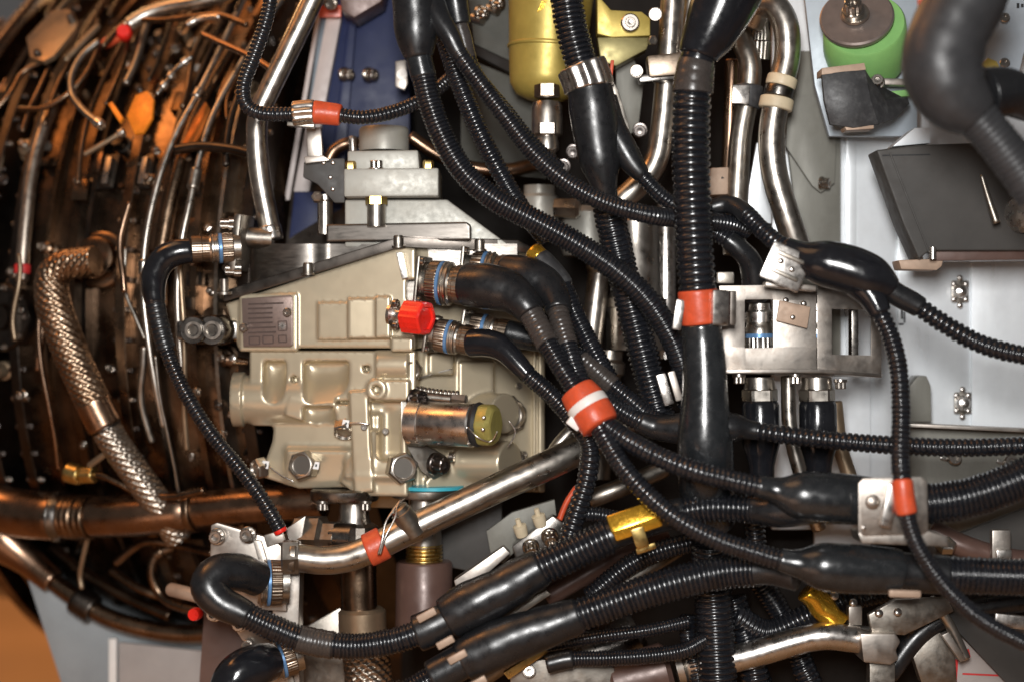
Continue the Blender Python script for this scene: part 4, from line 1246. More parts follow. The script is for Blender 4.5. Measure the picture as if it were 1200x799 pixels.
tg = thing('holed_tag', 'small pale tag plate with a dark hole right of the blue beam', 'tag', (470, 100, 6))
prism(tg, 'plate', 'steel_bracket', [(463, 72), (476, 70), (478, 98), (474, 106), (463, 102)], 8, 9, 1.5)
turned(tg, 'eyelet', 'steel_dark', (471, 88, 7.9), V(0, 0, 1), [(0, 6), (1.5, 6), (1.5, 0)], 20)

# ================================================================== YELLOW BOTTLE
yb = thing('yellow_bottle', 'matte gold yellow bottle hanging by its ear from the top edge', 'bottle', (640, 120, 3))
turned(yb, 'body', 'yellow', (640, 92, 6), V(-0.06, 1, 0), [(-130, 52), (-10, 44), (0, 43), (8, 42), (20, 34), (26, 20), (26, 0)], 56, None, 40)
turned(yb, 'seam', 'yellow', (640, 92, 6), V(-0.06, 1, 0), [(-38, 46.6), (-36, 48), (-34, 47.6), (-33, 46)], 56)
prism(yb, 'ear', 'yellow', [(700, -6), (716, 12), (752, 14), (762, 22), (762, 42), (718, 44), (700, 40)], 2.2, 5, 1.5)
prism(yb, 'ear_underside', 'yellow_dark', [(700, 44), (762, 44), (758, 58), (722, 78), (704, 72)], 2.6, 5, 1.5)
inst(yb, 'screw', 's', (738, 28, 2.0), V(0, 0, 1), 11)
bolt(yb, (738, 28, 1.7), V(0, 0, 1), 8)
inst(yb, 'nut', 'n', (764, 48, 2.2), V(0.4, 0, 1), 6)
turned(yb, 'neck', 'steel', (641, 120, 5), V(0, 1, 0), [(0, 16), (6, 18), (38, 18), (40, 15), (40, 0)], 36)
turned(yb, 'hex', 'steel_warm', (641, 100, 3.0), V(0, 1, 0), [(0, 15), (14, 15), (14, 0)], 36, HEX)
turned(yb, 'hex', 'steel_dull', (641, 146, 4.6), V(0, 1, 0), [(0, 16), (12, 16), (12, 0)], 36, HEX)
turned(yb, 'outlet', 'steel', (641, 158, 5), V(0, 1, 0), [(0, 12), (10, 14), (18, 14), (22, 10), (30, 12), (30, 0)], 30)
for k in range(3):
    block(yb, 'scratch', 'gold_foil', (633 + k * 3, 8 - k * 2, 1.75), (1, 14, 0.6), V(0.9, 0.4, 0), None, 0)

# middle background fittings
def can(name, label, loc, axis, prof, mat='steel', cat='fitting', bits=()):
    t = thing(name, label, cat, loc)
    turned(t, 'body', mat, loc, axis, prof, 40)
    for nm, m, l, a, pr, md in bits:
        turned(t, nm, m, l, a, pr, 40, md)
    return t
can('steel_canister', 'wide bright steel canister between the crossing black conduits', (745, 410, 9), V(0, -1, 0), [(0, 34), (60, 34), (66, 30), (150, 28), (156, 20), (156, 0)], 'steel', 'canister', [('band', 'steel_dull', (745, 360, 9), V(0, -1, 0), [(0, 36), (10, 36), (10, 0)], None)])
can('cream_union', 'pale cast union block behind the three crossing corrugated cables', (632, 262, 9), V(0, -1, 0), [(0, 22), (30, 22), (34, 18), (44, 18), (44, 0)], 'cast_grey', 'fitting', [('hex', 'steel', (650, 244, 7), V(1, 0.05, 0.2), [(0, 12), (26, 13), (30, 9), (30, 0)], HEX)])
can('narrow_steel_tube', 'narrow bright steel tube right of the gold banded plug', (690, 420, 8), V(0.12, -1, 0), [(0, 13), (100, 13), (104, 16), (116, 16), (116, 0)], 'steel', 'tube')
can('rear_valve_body', 'rounded pale valve body behind the large crossing conduit', (690, 300, 10), V(0, -1, 0), [(0, 30), (14, 34), (50, 30), (58, 18), (58, 0)], 'cast_grey', 'valve')
can('ribbed_rear_tube', 'shadowed steel tube with two bands behind the lower conduits', (700, 560, 9), V(0.1, -1, 0), [(0, 15), (120, 15), (124, 19), (136, 19), (140, 15), (150, 15), (150, 0)], 'steel_dull', 'tube')
can('inner_steel_column', 'bright column right of the wide canister, behind the trunk hose', (780, 420, 12), V(0, -1, 0), [(0, 12), (190, 12), (190, 0)], 'steel_bright', 'column')
jb = thing('junction_plate', 'small dark plate with bolts right of the yellow bottle outlet', 'plate', (740, 140, 7))
prism(jb, 'plate', 'panel_grey', [(722, 60), (742, 66), (754, 100), (748, 150), (730, 165), (722, 120)], 6, 6.8, 1)
for q in ((750, 153, 5), (672, 178, 5), (660, 195, 5)):
    bolt(jb, q, V(-0.1, 0.2, 1), 9, True)
# terminal strip under the diagonal pipe
ts = thing('terminal_bracket', 'angled dark bracket with two stud terminals under the diagonal steel pipe', 'bracket', (630, 640, 0))
prism(ts, 'bracket', 'panel_grey', [(570, 622), (600, 600), (650, 585), (652, 604), (620, 628), (590, 660), (576, 655)], 3, 4, 1)
prism(ts, 'strip', 'steel_dark', [(600, 640), (648, 604), (660, 612), (660, 630), (612, 660), (604, 654)], -0.5, 2, 2)
for q in ((610, 620, -0.6), (632, 608, -0.6)):
    turned(ts, 'stud', 'cream_clip', q, V(-0.25, -0.9, 0.3), [(-8, 7), (0, 8), (5, 8), (6, 3.5), (14, 3), (14, 0)], 24)
for q in ((622, 640, -1.6), (644, 627, -1.6)):
    bolt(ts, q, V(0.1, 0.5, 0.8), 10)
sr = thing('slotted_rail', 'slotted metal rail running behind the lower left black sleeves', 'rail', (560, 680, 0))
prism(sr, 'rail', 'steel_bracket', [(532, 680), (590, 640), (598, 648), (548, 692), (536, 694)], -1, 1, 1)
prism(sr, 'rail', 'steel_dull', [(548, 745), (640, 690), (646, 696), (556, 756)], -2, -1, 1)
prism(sr, 'rail', 'brass', [(590, 788), (650, 750), (654, 756), (596, 796)], -3, -2, 1)
bs2 = thing('small_bottom_bracket', 'small bracket with a bright bolt at the bottom centre edge', 'bracket', (620, 799, 0))
prism(bs2, 'plate', 'steel_dull', [(598, 790), (606, 776), (660, 770), (720, 782), (720, 830), (598, 830)], -1, 0, 1.5)
bolt(bs2, (620, 786, -1.5), V(0, -0.2, 1), 8)

# ================================================================== RIGHT HAND SIDE: mount, strap, housing, steel bracket
gm = thing('green_mount', 'bright green rubber mount with brown metal cap and centre bolt', 'mount', (1010, 75, 0))
ga = V(-0.22, -0.50, 0.84)
turned(gm, 'rubber', 'green', (1014, 50, 0.5), ga, [(-30, 46), (-4, 49), (30, 47), (33, 45), (33, 0)], 48)
turned(gm, 'cap', 'mount_cap', (1004, 22, -2.2), ga, [(-3, 42), (0, 43), (3, 43), (5, 41), (5, 0)], 48)
turned(gm, 'washer', 'steel', (1002, 17, -2.7), ga, [(0, 17), (3, 16), (3, 0)], 30)
bolt(gm, (1000, 13, -3.0), ga, 13)
strap = thing('black_strap', 'folded black rubber strap with tan cut edge below the green mount', 'strap', (1010, 150, -2))
mb = MB()
prof = [(962, 90, -4), (966, 120, -4), (974, 148, -4)]
def sheet(par, name, mat, rows, th):
    """a folded sheet: rows of (px, py, cm) across, thickened backwards"""
    mb = MB()
    m, n = len(rows), len(rows[0])
    f, v = [], []
    for back in (0, 1):
        for r in rows:
            for q in r:
                p = P(*q)
                v.append((p.x, p.y + back * th, p.z))
    N_ = m * n
    for i in range(m - 1):
        for j in range(n - 1):
            a = i * n + j
            f.append((a, a + 1, a + n + 1, a + n))
            f.append((N_ + a, N_ + a + n, N_ + a + n + 1, N_ + a + 1))
    for i in range(m - 1):
        a, b = i * n, (i + 1) * n
        f.append((a, b, N_ + b, N_ + a))
        a, b = i * n + n - 1, (i + 1) * n + n - 1
        f.append((a, N_ + a, N_ + b, b))
    for j in range(n - 1):
        f.append((j, N_ + j, N_ + j + 1, j + 1))
        a = (m - 1) * n + j
        f.append((a, a + 1, N_ + a + 1, N_ + a))
    mb.add(v, f)
    return mb.build(name, mat, par, 35, 0.8 * K)
sheet(strap, 'front_fold', 'rubber_flat', [[(963, 87, -5), (990, 84, -5.2), (1014, 82, -5)], [(966, 118, -5.2), (992, 117, -5.6), (1020, 115, -5.2)], [(973, 146, -4.6), (1000, 150, -5), (1030, 146, -4.6)]], 0.006)
sheet(strap, 'side_fold', 'rubber_flat', [[(1014, 82, -5), (1020, 92, -3), (1026, 108, -1)], [(1020, 115, -5.2), (1038, 118, -3), (1064, 115, -1)], [(1030, 146, -4.6), (1048, 140, -3), (1066, 122, -1)]], 0.005)
prism(strap, 'cut_edge', 'tan', [(963, 80), (1013, 74), (1015, 82), (963, 88)], -5.1, -2.5, 0.8)
prism(strap, 'bottom_edge', 'tan', [(990, 149), (1024, 147), (1024, 151), (992, 153)], -4.7, -2.5, 0.5)
lv = thing('lever_bracket', 'small steel lever with green insert behind the black strap', 'lever', (1045, 110, 0))
block(lv, 'lever', 'steel_bracket', (1044, 97, -0.6), (46, 8, 14), V(1, 0.03, 0), None, 2)
inst(lv, 'bolt', 'b', (1028, 97, -1.6), V(-0.2, -0.2, 1), 9)
block(lv, 'insert', 'green', (1050, 111, 0.5), (36, 8, 10), V(1, -0.1, 0), None, 2)
dh = thing('dark_housing', 'dark grey angular sheet housing under the big black hose', 'housing', (1130, 300, 0))
prism(dh, 'body', 'housing', [(1027, 176), (1076, 170), (1250, 164), (1250, 294), (1090, 294), (1077, 304), (1058, 262)], -4, 0, 2.5, 3)
block(dh, 'crease', 'housing', (1066, 238, -4.1), (126, 2.2, 2), V(44, 112, 0), None, 0.8)
block(dh, 'seam', 'ink', (1062, 182, -4.02), (56, 1.6, 0.6), V(1, -0.02, 0), None, 0)
prism(dh, 'sill', 'brown_paint', [(1090, 293), (1250, 293), (1250, 304), (1092, 306)], -3.2, 0, 1)
prism(dh, 'tab', 'tan', [(1053, 305), (1106, 303), (1104, 312), (1098, 317), (1056, 316)], -3.0, 0, 2)
prism(dh, 'gusset', 'panel', [(1060, 160), (1072, 150), (1090, 150), (1090, 168), (1046, 172)], -3.2, 0, 1)
turned(dh, 'dowel', 'steel_bright', (1093, 304, -4.4), V(0, -1, 0), [(0, 4), (14, 4), (14, 0)], 16)
rl = thing('bright_rod', 'slim bright rod slanting across the dark housing at the right edge', 'rod', (1168, 262, -6))
stretch(rl, 'rod', 'steel_dull', Path([(1150, 205, -6), (1158, 232, -6), (1168, 262, -6)]), 0, 2, [2.5, 3.5, 5])
wr = thing('white_ball', 'pale rounded metal end at the right edge below the big hose', 'knob', (1195, 270, -5))
turned(wr, 'knob', 'steel_bright', (1205, 250, -4), V(-0.7, 0, 0.7), [(-20, 14), (0, 22), (14, 24), (22, 18), (25, 0)], 32)

# windowed sheet steel bracket
def windowed(par, name, mat, X, Y, holes, c, th, skew=0, bevel=0.6, dc=0.0):
    """plate cut by gridlines X, Y (pixels); cells whose centre lies in a hole stay open.  dc: depth change across X"""
    mb = MB()
    n, m = len(X), len(Y)
    v = []
    for back in (0, 1):
        for y in Y:
            for x in X:
                p = P(x, y + skew * (x - X[0]), c + dc * (x - X[0]) / (X[-1] - X[0]))
                v.append((p.x, p.y + back * th, p.z))
    N_ = n * m
    solid = lambda i, j: 0 <= i < n - 1 and 0 <= j < m - 1 and not any(a < (X[i] + X[i + 1]) / 2 < b and e < (Y[j] + Y[j + 1]) / 2 < g for a, b, e, g in holes)
    f = []
    for j in range(m - 1):
        for i in range(n - 1):
            if not solid(i, j):
                continue
            a = j * n + i
            f.append((a, a + n, a + n + 1, a + 1))
            f.append((N_ + a, N_ + a + 1, N_ + a + n + 1, N_ + a + n))
            if not solid(i - 1, j):
                f.append((a, N_ + a, N_ + a + n, a + n))
            if not solid(i + 1, j):
                f.append((a + 1, a + n + 1, N_ + a + n + 1, N_ + a + 1))
            if not solid(i, j - 1):
                f.append((a, a + 1, N_ + a + 1, N_ + a))
            if not solid(i, j + 1):
                f.append((a + n, N_ + a + n, N_ + a + n + 1, a + n + 1))
    mb.add(v, f)
    return mb.build(name, mat, par, 35, bevel * K, 2)
sbk = thing('windowed_bracket', 'sheet steel bracket with two rectangular windows, right of the trunk hose', 'bracket', (935, 440, -4))
windowed(sbk, 'front_plate', 'steel_bracket', [843, 873, 875, 904, 906, 957], [335, 352, 354, 406, 408, 434], [(873, 906, 352, 408)], -4.2, 0.003, -0.015)
windowed(sbk, 'side_plate', 'steel_bracket', [958, 975, 1021, 1033], [335, 362, 415, 437], [(975, 1021, 362, 415)], -4.2, 0.003, 0.02, 0.6, 1.0)
mb = MB()
f0 = [(843, 433, -6.2), (960, 432, -6.2), (1033, 438, -3.6), (1034, 438, 3), (843, 433, 3)]
v = [tuple(P(*q)) for q in f0]
v = v + [(a, b, c - 0.0035) for a, b, c in v]
mb.add(v, [tuple(range(5)), tuple(range(9, 4, -1))] + [((i + 1) % 5, i, 5 + i, 5 + (i + 1) % 5) for i in range(5)])
mb.build('bottom_flange', 'steel_bracket', sbk, 35, 0.0006)
prism(sbk, 'tan_tab', 'tan', [(914, 352), (950, 360), (946, 385), (910, 376)], -5.0, -4.6, 1.2)
inst(sbk, 'rivet', 'r', (929, 372, -5.0), V(0, 0, 1), 3.2)
for q in ((921, 352), (942, 356)):
    inst(sbk, 'rivet', 'r', (q[0], q[1], -4.6), V(0, 0, 1), 3.4)
block(sbk, 'inner_divider', 'steel_dark', (1000, 390, -1.5), (8, 60, 20))
for q in ((866, 440, -5.6), (932, 440, -5.6), (985, 446, -4.6)):
    bolt(sbk, q, V(0, 1, 0.05), 8)
for x, lab, c_ in ((890, 'vertical connector in the left window of the steel bracket, black boot below', -2.2), (957, 'vertical connector under the right end of the steel bracket, black boot below', -2.6)):
    cn = thing('bracket_connector', lab, 'connector', (x, 520, c_), 'connectors through the windowed bracket')
    dn_ = V(0.02, 1, 0)
    turned(cn, 'cap', 'steel_bright', (x, 356, c_), dn_, [(0, 12), (8, 13), (10, 17), (22, 17), (22, 0)], 36)
    turned(cn, 'ring', 'steel', (x, 378, c_), dn_, [(0, 15), (5, 16), (7, 17), (13, 17), (13, 0)], 36)
    turned(cn, 'colour_band', 'blue_band', (x, 391, c_), dn_, [(0, 17), (5, 17), (5, 0)], 36)
    turned(cn, 'knurled_ring', 'steel_bright', (x, 396, c_), dn_, [(0, 17.5), (12, 17.5), (14, 15), (40, 15), (40, 0)], 72, KNURL(24, 0.025))
    turned(cn, 'dome', 'steel', (x, 442, c_ - 1.2), dn_, [(0, 17), (8, 18), (14, 19), (14, 0)], 40)
    turned(cn, 'hex_nut', 'steel', (x, 455, c_ - 1.2), dn_, [(0, 20), (2, 22), (14, 22), (16, 20), (16, 0)], 36, HEX, 25, 0.25)
    turned(cn, 'boot', 'boot_gloss', (x + 1, 470, c_ - 1.2), dn_, [(0, 20), (4, 22), (50, 22), (64, 18), (76, 15), (110, 14), (110, 0)], 40)
cln = thing('white_clip', 'bright silver saddle clip with two slots gripping the dark junction boot', 'clip', (920, 335, -8))
ca_ = V(0.95, 0.42, 0)
block(cln, 'plate', 'steel_bright', (921, 313, -10.6), (50, 46, 7), ca_, V(0, 0, 1), 3)
for dy in (-11, 9):
    block(cln, 'slot', 'steel_dull', (923 - dy * 0.4, 313 + dy, -11.1), (34, 5, 4), ca_, V(0, 0, 1), 1.5)
for q in ((915, 306), (928, 316)):
    inst(cln, 'rivet', 'r', (q[0], q[1], -10.9), V(0, 0, 1), 3.5)
block(cln, 'foot', 'steel_bracket', (925, 336, -8), (60, 7, 26), V(0.99, 0.1, 0), None, 2)
sq = thing('small_grey_block', 'small grey square block above the left end of the steel bracket', 'block', (848, 335, -2))
block(sq, 'block', 'steel_dull', (850, 326, -2), (20, 14, 10), None, None, 2)

# silver clip carrying the orange tape, right
obr = thing('tape_bracket', 'pale silver bracket plate behind the orange tape of the hanging cable', 'bracket', (1048, 628, -13))
prism(obr, 'plate', 'steel_bracket', [(1006, 566), (1012, 560), (1080, 558), (1087, 564), (1088, 622), (1082, 626), (1012, 628), (1006, 622)], -15.9, -15.5, 1.2)
prism(obr, 'foot', 'steel_bracket', [(1006, 624), (1088, 622), (1110, 628), (1112, 640), (1010, 636)], -15.8, -12, 1.2)
block(obr, 'clip_wing', 'steel_bright', (1042, 592, -16.6), (14, 52, 14), V(0.97, 0.22, 0), None, 3)
turned(obr, 'dimple', 'steel_bracket', (1023, 588, -16.0), V(0, 0, 1), [(0, 9), (3, 8), (5, 4), (5.5, 0)], 20)
inst(obr, 'rivet', 'r', (1012, 618, -16.1), V(0, 0, 1), 3)

# lower right corner hardware
lrb = thing('folded_brackets', 'tangle of dull folded brackets under the cables in the lower right', 'bracket', (1090, 780, -3))
prism(lrb, 'arm', 'steel_dull', [(1018, 720), (1050, 702), (1110, 700), (1118, 716), (1060, 744), (1022, 742)], -4.5, -3.5, 1.5)
prism(lrb, 'arm', 'housing', [(1100, 716), (1130, 700), (1230, 790), (1230, 830), (1180, 800)], -2.5, -1, 1.5)
prism(lrb, 'gusset', 'steel_dull', [(1070, 770), (1090, 740), (1118, 742), (1122, 800), (1080, 800)], -1.5, 0, 2)
prism(lrb, 'web', 'steel_bracket', [(1112, 740), (1132, 772), (1126, 776), (1104, 744)], -4, -3, 1)
for q in ((1030, 718, -4.8), (1052, 717, -4.8), (978, 698, -3), (1000, 706, -3)):
    inst(lrb, 'rivet', 'r', q, V(0, -0.3, 1), 5)
block(lrb, 'stud', 'steel_bright', (1175, 650, -6), (18, 14, 14), None, None, 2)
block(lrb, 'stud', 'steel_bracket', (1172, 640, -5.6), (22, 40, 12), None, None, 2)
inst(lrb, 'nut', 'n', (1108, 640, -6), V(0, -0.8, 0.6), 12)
prism(lrb, 'plate', 'housing', [(1086, 640), (1215, 590), (1215, 655), (1100, 668)], -4, -3, 1.5)
rpnl = thing('stencilled_plate', 'pale brown plate with faint red stencilled lines in the bottom right corner', 'plate', (1160, 799, -3))
prism(rpnl, 'plate', 'stand_paint', [(1112, 750), (1200, 735), (1260, 745), (1260, 850), (1112, 850)], -0.9, 0, 1.5)
for a, b, w_ in (((1128, 789), (1215, 793), 2), ((1121, 772), (1119, 802), 4), ((1142, 750), (1157, 754), 3), ((1150, 757), (1163, 756), 2.5), ((1134, 760), (1136, 770), 3)):
    d_ = (b[0] - a[0], b[1] - a[1])
    block(rpnl, 'stencil_stroke', 'red_ink', ((a[0] + b[0]) / 2, (a[1] + b[1]) / 2, -0.96), (math.hypot(*d_), w_, 0.6), V(d_[0], d_[1], 0), None, 0)
flp = thing('flat_bright_bar', 'short bright flat bar behind the thin cable at the right edge', 'bar', (1190, 735, -7))
block(flp, 'bar', 'steel_bright', (1190, 728, -7), (50, 16, 8), V(1, 0.1, 0), None, 2)
gw = thing('gold_wrap', 'crumpled gold foil wrap in the shadows above the lower steel pipe', 'foil wrap', (960, 720, -3))
stretch(gw, 'foil', 'gold_foil', Path([(945, 690, -2), (962, 708, -2), (982, 732, -2)]), 0, 2, 15, wrinkle=0.10)

# ================================================================== CABLES AND HOSES
# left conduit with clamp
t = thing('thin_conduit', 'slim corrugated black conduit hooking over the bent steel pipe, upper left', 'cable', (300, 130, -3))
p = Path([(320, -20, -2.5), (313, 20, -2.5), (299, 62, -2.5), (286, 98, -2.5), (288, 122, -2.5), (306, 133, -2.5), (340, 134, -2.5), (365, 132, -2.5), (390, 134, -2.5), (425, 138, -2.5), (462, 131, -1.5), (500, 114, 0), (530, 90, 2)])
stretch(t, 'conduit', 'conduit', p, 0, 12, 8.6, 5)
cl_ = stretch(t, 'saddle_clamp', 'steel_bright', p, 6.1, 7.15, 14, flute=9, famp=0.06)
block(cl_, 'clamp_tongue', 'steel_dull', (353, 147, -2.2), (32, 5, 12), V(1, 0.06, 0))
stretch(t, 'orange_sleeve', 'orange', p, 7.1, 8.3, [14, 13.5, 12.5], wrinkle=0.02)

# harness at the top centre: a boot with four conduits
t = thing('top_harness', 'thick moulded black boot at the top splitting into corrugated conduits that sweep right', 'cable harness', (500, 0, -7))
p = Path([(484, -40, -7), (486, 0, -7), (488, 40, -7), (491, 66, -7), (496, 88, -7), (505, 125, -7), (521, 165, -7), (546, 205, -7), (582, 235, -7), (627, 259, -7), (676, 286, -7), (721, 316, -6.5), (758, 351, -6), (785, 392, -5), (801, 432, -4), (808, 475, -3)])
stretch(t, 'boot', 'boot', p, 0, 3.1, [27, 27, 26, 25, 17], wrinkle=0.012)
stretch(t, 'collar', 'boot_trunk', p, 3.0, 4.1, 15.5)
stretch(t, 'conduit', 'conduit', p, 3.9, 11, 14.5, 4.6)
stretch(t, 'conduit', 'conduit', p, 11, 15, 14.5, 5.4)
p = Path([(494, -40, -6), (503, -5, -6.5), (513, 20, -7.5), (527, 42, -8), (538, 63, -8), (562, 97, -8), (590, 134, -8), (625, 179, -8.5), (665, 214, -9), (710, 238, -9.3), (760, 252, -9), (800, 257, -6.5), (850, 262, -4.5), (876, 270, -3)])
stretch(t, 'boot', 'boot', p, 0, 4.2, [20, 18, 15, 12, 9.5])
stretch(t, 'conduit', 'conduit', p, 3.9, 13, 11, 4.5)
p = Path([(528, -40, -5), (533, 0, -5), (538, 28, -5), (543, 45, -5), (549, 70, -5), (562, 95, -5), (588, 126, -5.5), (622, 168, -6), (655, 200, -5)])
stretch(t, 'boot', 'boot', p, 0, 2.1, [20, 18, 15, 14], wrinkle=0.012)
stretch(t, 'sleeve', 'sleeve', p, 2, 4, 10.5)
stretch(t, 'conduit', 'conduit', p, 3.9, 8, 10, 4.6)
p = Path([(520, 40, -3), (532, 80, -3.5), (546, 118, -4), (564, 160, -4), (588, 206, -4), (612, 246, -3), (640, 280, -1)])
stretch(t, 'conduit', 'conduit', p, 0, 6, 11.5, 5)

# harness with steel saddle and wye boot
t = thing('wye_harness', 'fat corrugated conduit in a silver saddle with forked boot, before the yellow bottle', 'cable harness', (690, 100, -5))
p = Path([(658, -40, -5), (664, 0, -5), (670, 35, -5), (680, 72, -5), (690, 100, -5), (696, 135, -5), (701, 175, -5), (707, 210, -5), (711, 235, -4.5), (717, 265, -4), (728, 312, -3), (740, 362, -2.5), (753, 412, -2.5), (766, 462, -2.5), (778, 505, -2)])
stretch(t, 'conduit', 'conduit', p, 0, 3.4, 19.5, 6, 0.15)
cl_ = stretch(t, 'saddle_clamp', 'steel_bright', p, 3.15, 4.15, 29, flute=11, famp=0.05)
block(cl_, 'edge_strip', 'orange', (716, 88, -4), (4, 34, 6), V(1, 0.1, 0))
prism(cl_, 'clamp_ear', 'steel_dull', [(716, 92), (724, 104), (738, 150), (732, 160), (718, 120)], -3.2, -2.4, 0.8)
stretch(t, 'boot', 'boot', p, 4.0, 8.1, [26, 28, 28, 26, 24, 16, 13], wrinkle=0.01)
stretch(t, 'conduit', 'conduit', p, 8, 14, 18.5, 6)
p = Path([(704, 118, -4.6), (715, 145, -4.6), (728, 170, -4.8), (740, 190, -5), (752, 205, -5.2), (770, 225, -5), (788, 239, -4.5), (808, 246, -4), (832, 244, -4), (853, 240, -4.3), (872, 249, -5.5), (890, 267, -7), (908, 283, -8.5), (928, 295, -9.5)])
stretch(t, 'branch_boot', 'boot', p, 0, 4.1, [20, 18, 16, 16, 14, 9.5])
stretch(t, 'conduit', 'conduit', p, 3.9, 8.2, 9.5, 4.8)
stretch(t, 'sleeve', 'boot', p, 8, 10.3, 11)
stretch(t, 'conduit', 'conduit', p, 10.1, 13, 11, 6.5)

block(t, 'lower_clip', 'steel_bright', (779, 456, -5.4), (12, 38, 10), V(0.96, -0.28, 0), None, 2)
block(t, 'lower_clip', 'steel_bracket', (791, 452, -5.2), (9, 36, 10), V(0.96, -0.28, 0), None, 2)
# trunk hose
t = thing('trunk_hose', 'thickest ribbed black hose standing upright right of centre with orange tape at mid height', 'hose', (820, 540, -8))
p = Path([(868, -50, -9), (849, 0, -9), (833, 36, -9), (819, 64, -9), (813, 95, -9), (810, 140, -9), (810, 200, -9), (813, 270, -9), (817, 335, -9), (821, 378, -8.8), (824, 405, -8.7), (826, 450, -9), (826, 500, -9.2), (827, 548, -8.4), (830, 600, -4.5), (833, 660, -2.5), (838, 730, -2.2), (843, 830, -2.2)])
stretch(t, 'boot', 'boot_gloss', p, 0, 3.1, [44, 42, 38, 32, 23])
stretch(t, 'ring', 'boot_gloss', p, 2.8, 3.35, 20)
stretch(t, 'sleeve', 'sleeve', p, 3.3, 4.35, [22, 24, 24.5], pitch=11, depth=0.02)
stretch(t, 'conduit', 'conduit', p, 4.2, 8.3, 22.5, 8.4, 0.12, 28)
stretch(t, 'orange_tape', 'orange', p, 8.1, 9.05, 23.5, wrinkle=0.01)
stretch(t, 'boot', 'boot_trunk', p, 9.05, 14.2, [23, 25, 27, 32, 33, 33, 32])
stretch(t, 'conduit', 'conduit', p, 14.6, 17, 23, 7, 0.12, 28)
cl_ = block(t, 'clamp_tab', 'steel_bright', (795, 369, -9.6), (11, 36, 12), V(1, 0.15, 0), None, 2.5)
cl_ = block(t, 'clamp_wing', 'steel_bright', (843, 361, -10.2), (22, 42, 12), V(0.98, 0.02, -0.3), None, 4)
block(cl_, 'clamp_fin', 'steel_bracket', (857, 361, -9.2), (8, 40, 12), V(0.98, 0.02, -0.3), None, 2)
p = Path([(832, 499, -9.0), (850, 500, -9.2), (866, 501, -9), (884, 504, -9), (925, 510, -9.5), (990, 517, -10), (1060, 522, -10), (1130, 524, -10), (1220, 521, -10)])
stretch(t, 'side_boot', 'boot', p, 0, 3.15, [18, 17, 17, 12, 11])
stretch(t, 'side_conduit', 'conduit', p, 3, 8, 11, 7.2, 0.18)
p = Path([(815, 500, -6), (790, 502, -5.5), (768, 500, -5), (750, 493, -5), (730, 482, -4.5), (706, 466, -4)])
stretch(t, 'side_boot', 'boot', p, 0, 3, [20, 18, 15, 13])
stretch(t, 'side_conduit', 'conduit', p, 2.9, 5, 12, 4.8)

# right junction boot
t = thing('right_junction', 'long moulded black junction boot forking into two slim cables on the right', 'cable harness', (1000, 330, -10))
p = Path([(918, 290, -9), (938, 300, -9.5), (958, 307, -10), (985, 313, -10.4), (1012, 322, -10.8), (1035, 334, -11), (1052, 346, -11), (1074, 358, -11), (1102, 377, -11.5), (1140, 399, -12), (1175, 411, -12), (1225, 421, -12)])
stretch(t, 'boot', 'boot_gloss', p, 0, 5.6, [13, 18, 26, 28, 28, 25, 14])
stretch(t, 'branch_collar', 'boot', p, 5.2, 7.2, [13, 13.5, 13.5, 12.5])
stretch(t, 'conduit', 'conduit', p, 7, 11, 11.5, 7.3, 0.2)
p = Path([(1008, 330, -10.6), (1022, 348, -11.2), (1031, 366, -11.6), (1044, 395, -12), (1053, 432, -13.2), (1056, 482, -14.6), (1055, 532, -16.2), (1057, 562, -17.2), (1062, 598, -17.4), (1072, 632, -17.4), (1093, 668, -17.6), (1123, 703, -17.6), (1160, 732, -17.8), (1225, 765, -18)])
stretch(t, 'branch_boot', 'boot_gloss', p, 0, 2.1, [22, 17, 13])
stretch(t, 'conduit', 'conduit', p, 1.9, 7.2, 11, 6.2, 0.16)
stretch(t, 'orange_sleeve', 'orange', p, 7, 8.1, 12.5, wrinkle=0.015)
stretch(t, 'conduit', 'conduit', p, 8, 13, 10, 5.2, 0.12)

# hose dropping behind the windowed bracket
t = thing('bracket_feed_hose', 'short black hose bending down behind the left end of the steel bracket', 'hose', (880, 330, -3))
p = Path([(828, 268, -4), (848, 278, -4), (864, 290, -4), (878, 306, -3.6), (884, 330, -3), (884, 352, -2.5)])
stretch(t, 'conduit', 'conduit', p, 0, 1.4, 11, 5)
stretch(t, 'boot', 'boot', p, 1.2, 5, [11, 13, 15, 16])

# main harness: two connectors on the unit, taped together, then two heavy boots
t = thing('taped_harness', 'two conduits from the control unit bound by orange tape and a white zip tie', 'cable harness', (690, 490, -9))
axc = V(0.95, 0.10, 0.28)
connector(t, (497, 330, 0.6), axc, 25)
connector(t, (548, 316, 3.2), axc, 23)
p = Path([(545, 334, -1.8), (572, 336, -3), (598, 343, -4), (615, 357, -5), (627, 376, -5.6), (640, 400, -6.5), (664, 440, -8), (690, 478, -9), (718, 504, -10), (760, 529, -11.8), (810, 550, -13), (860, 563, -13), (886, 569, -12.7), (905, 573, -12.5), (935, 580, -12.5), (985, 584, -12.5), (1015, 586, -12.3), (1080, 590, -12), (1145, 580, -12), (1230, 548, -12)])
stretch(t, 'elbow_boot', 'boot', p, 0, 3.6, [25, 27, 26, 22, 17], wrinkle=0.015)
stretch(t, 'sleeve', 'sleeve', p, 3.5, 5.1, 14.5, 5.5, 0.05)
stretch(t, 'conduit', 'conduit', p, 5, 7.2, 12.5, 5)
stretch(t, 'conduit', 'conduit', p, 7, 12.2, 12.5, 6.2)
stretch(t, 'heavy_boot', 'boot_trunk', p, 12, 16.3, [13, 16, 28, 30, 30, 29, 27])
stretch(t, 'conduit', 'conduit', p, 16, 19, 24, 6)
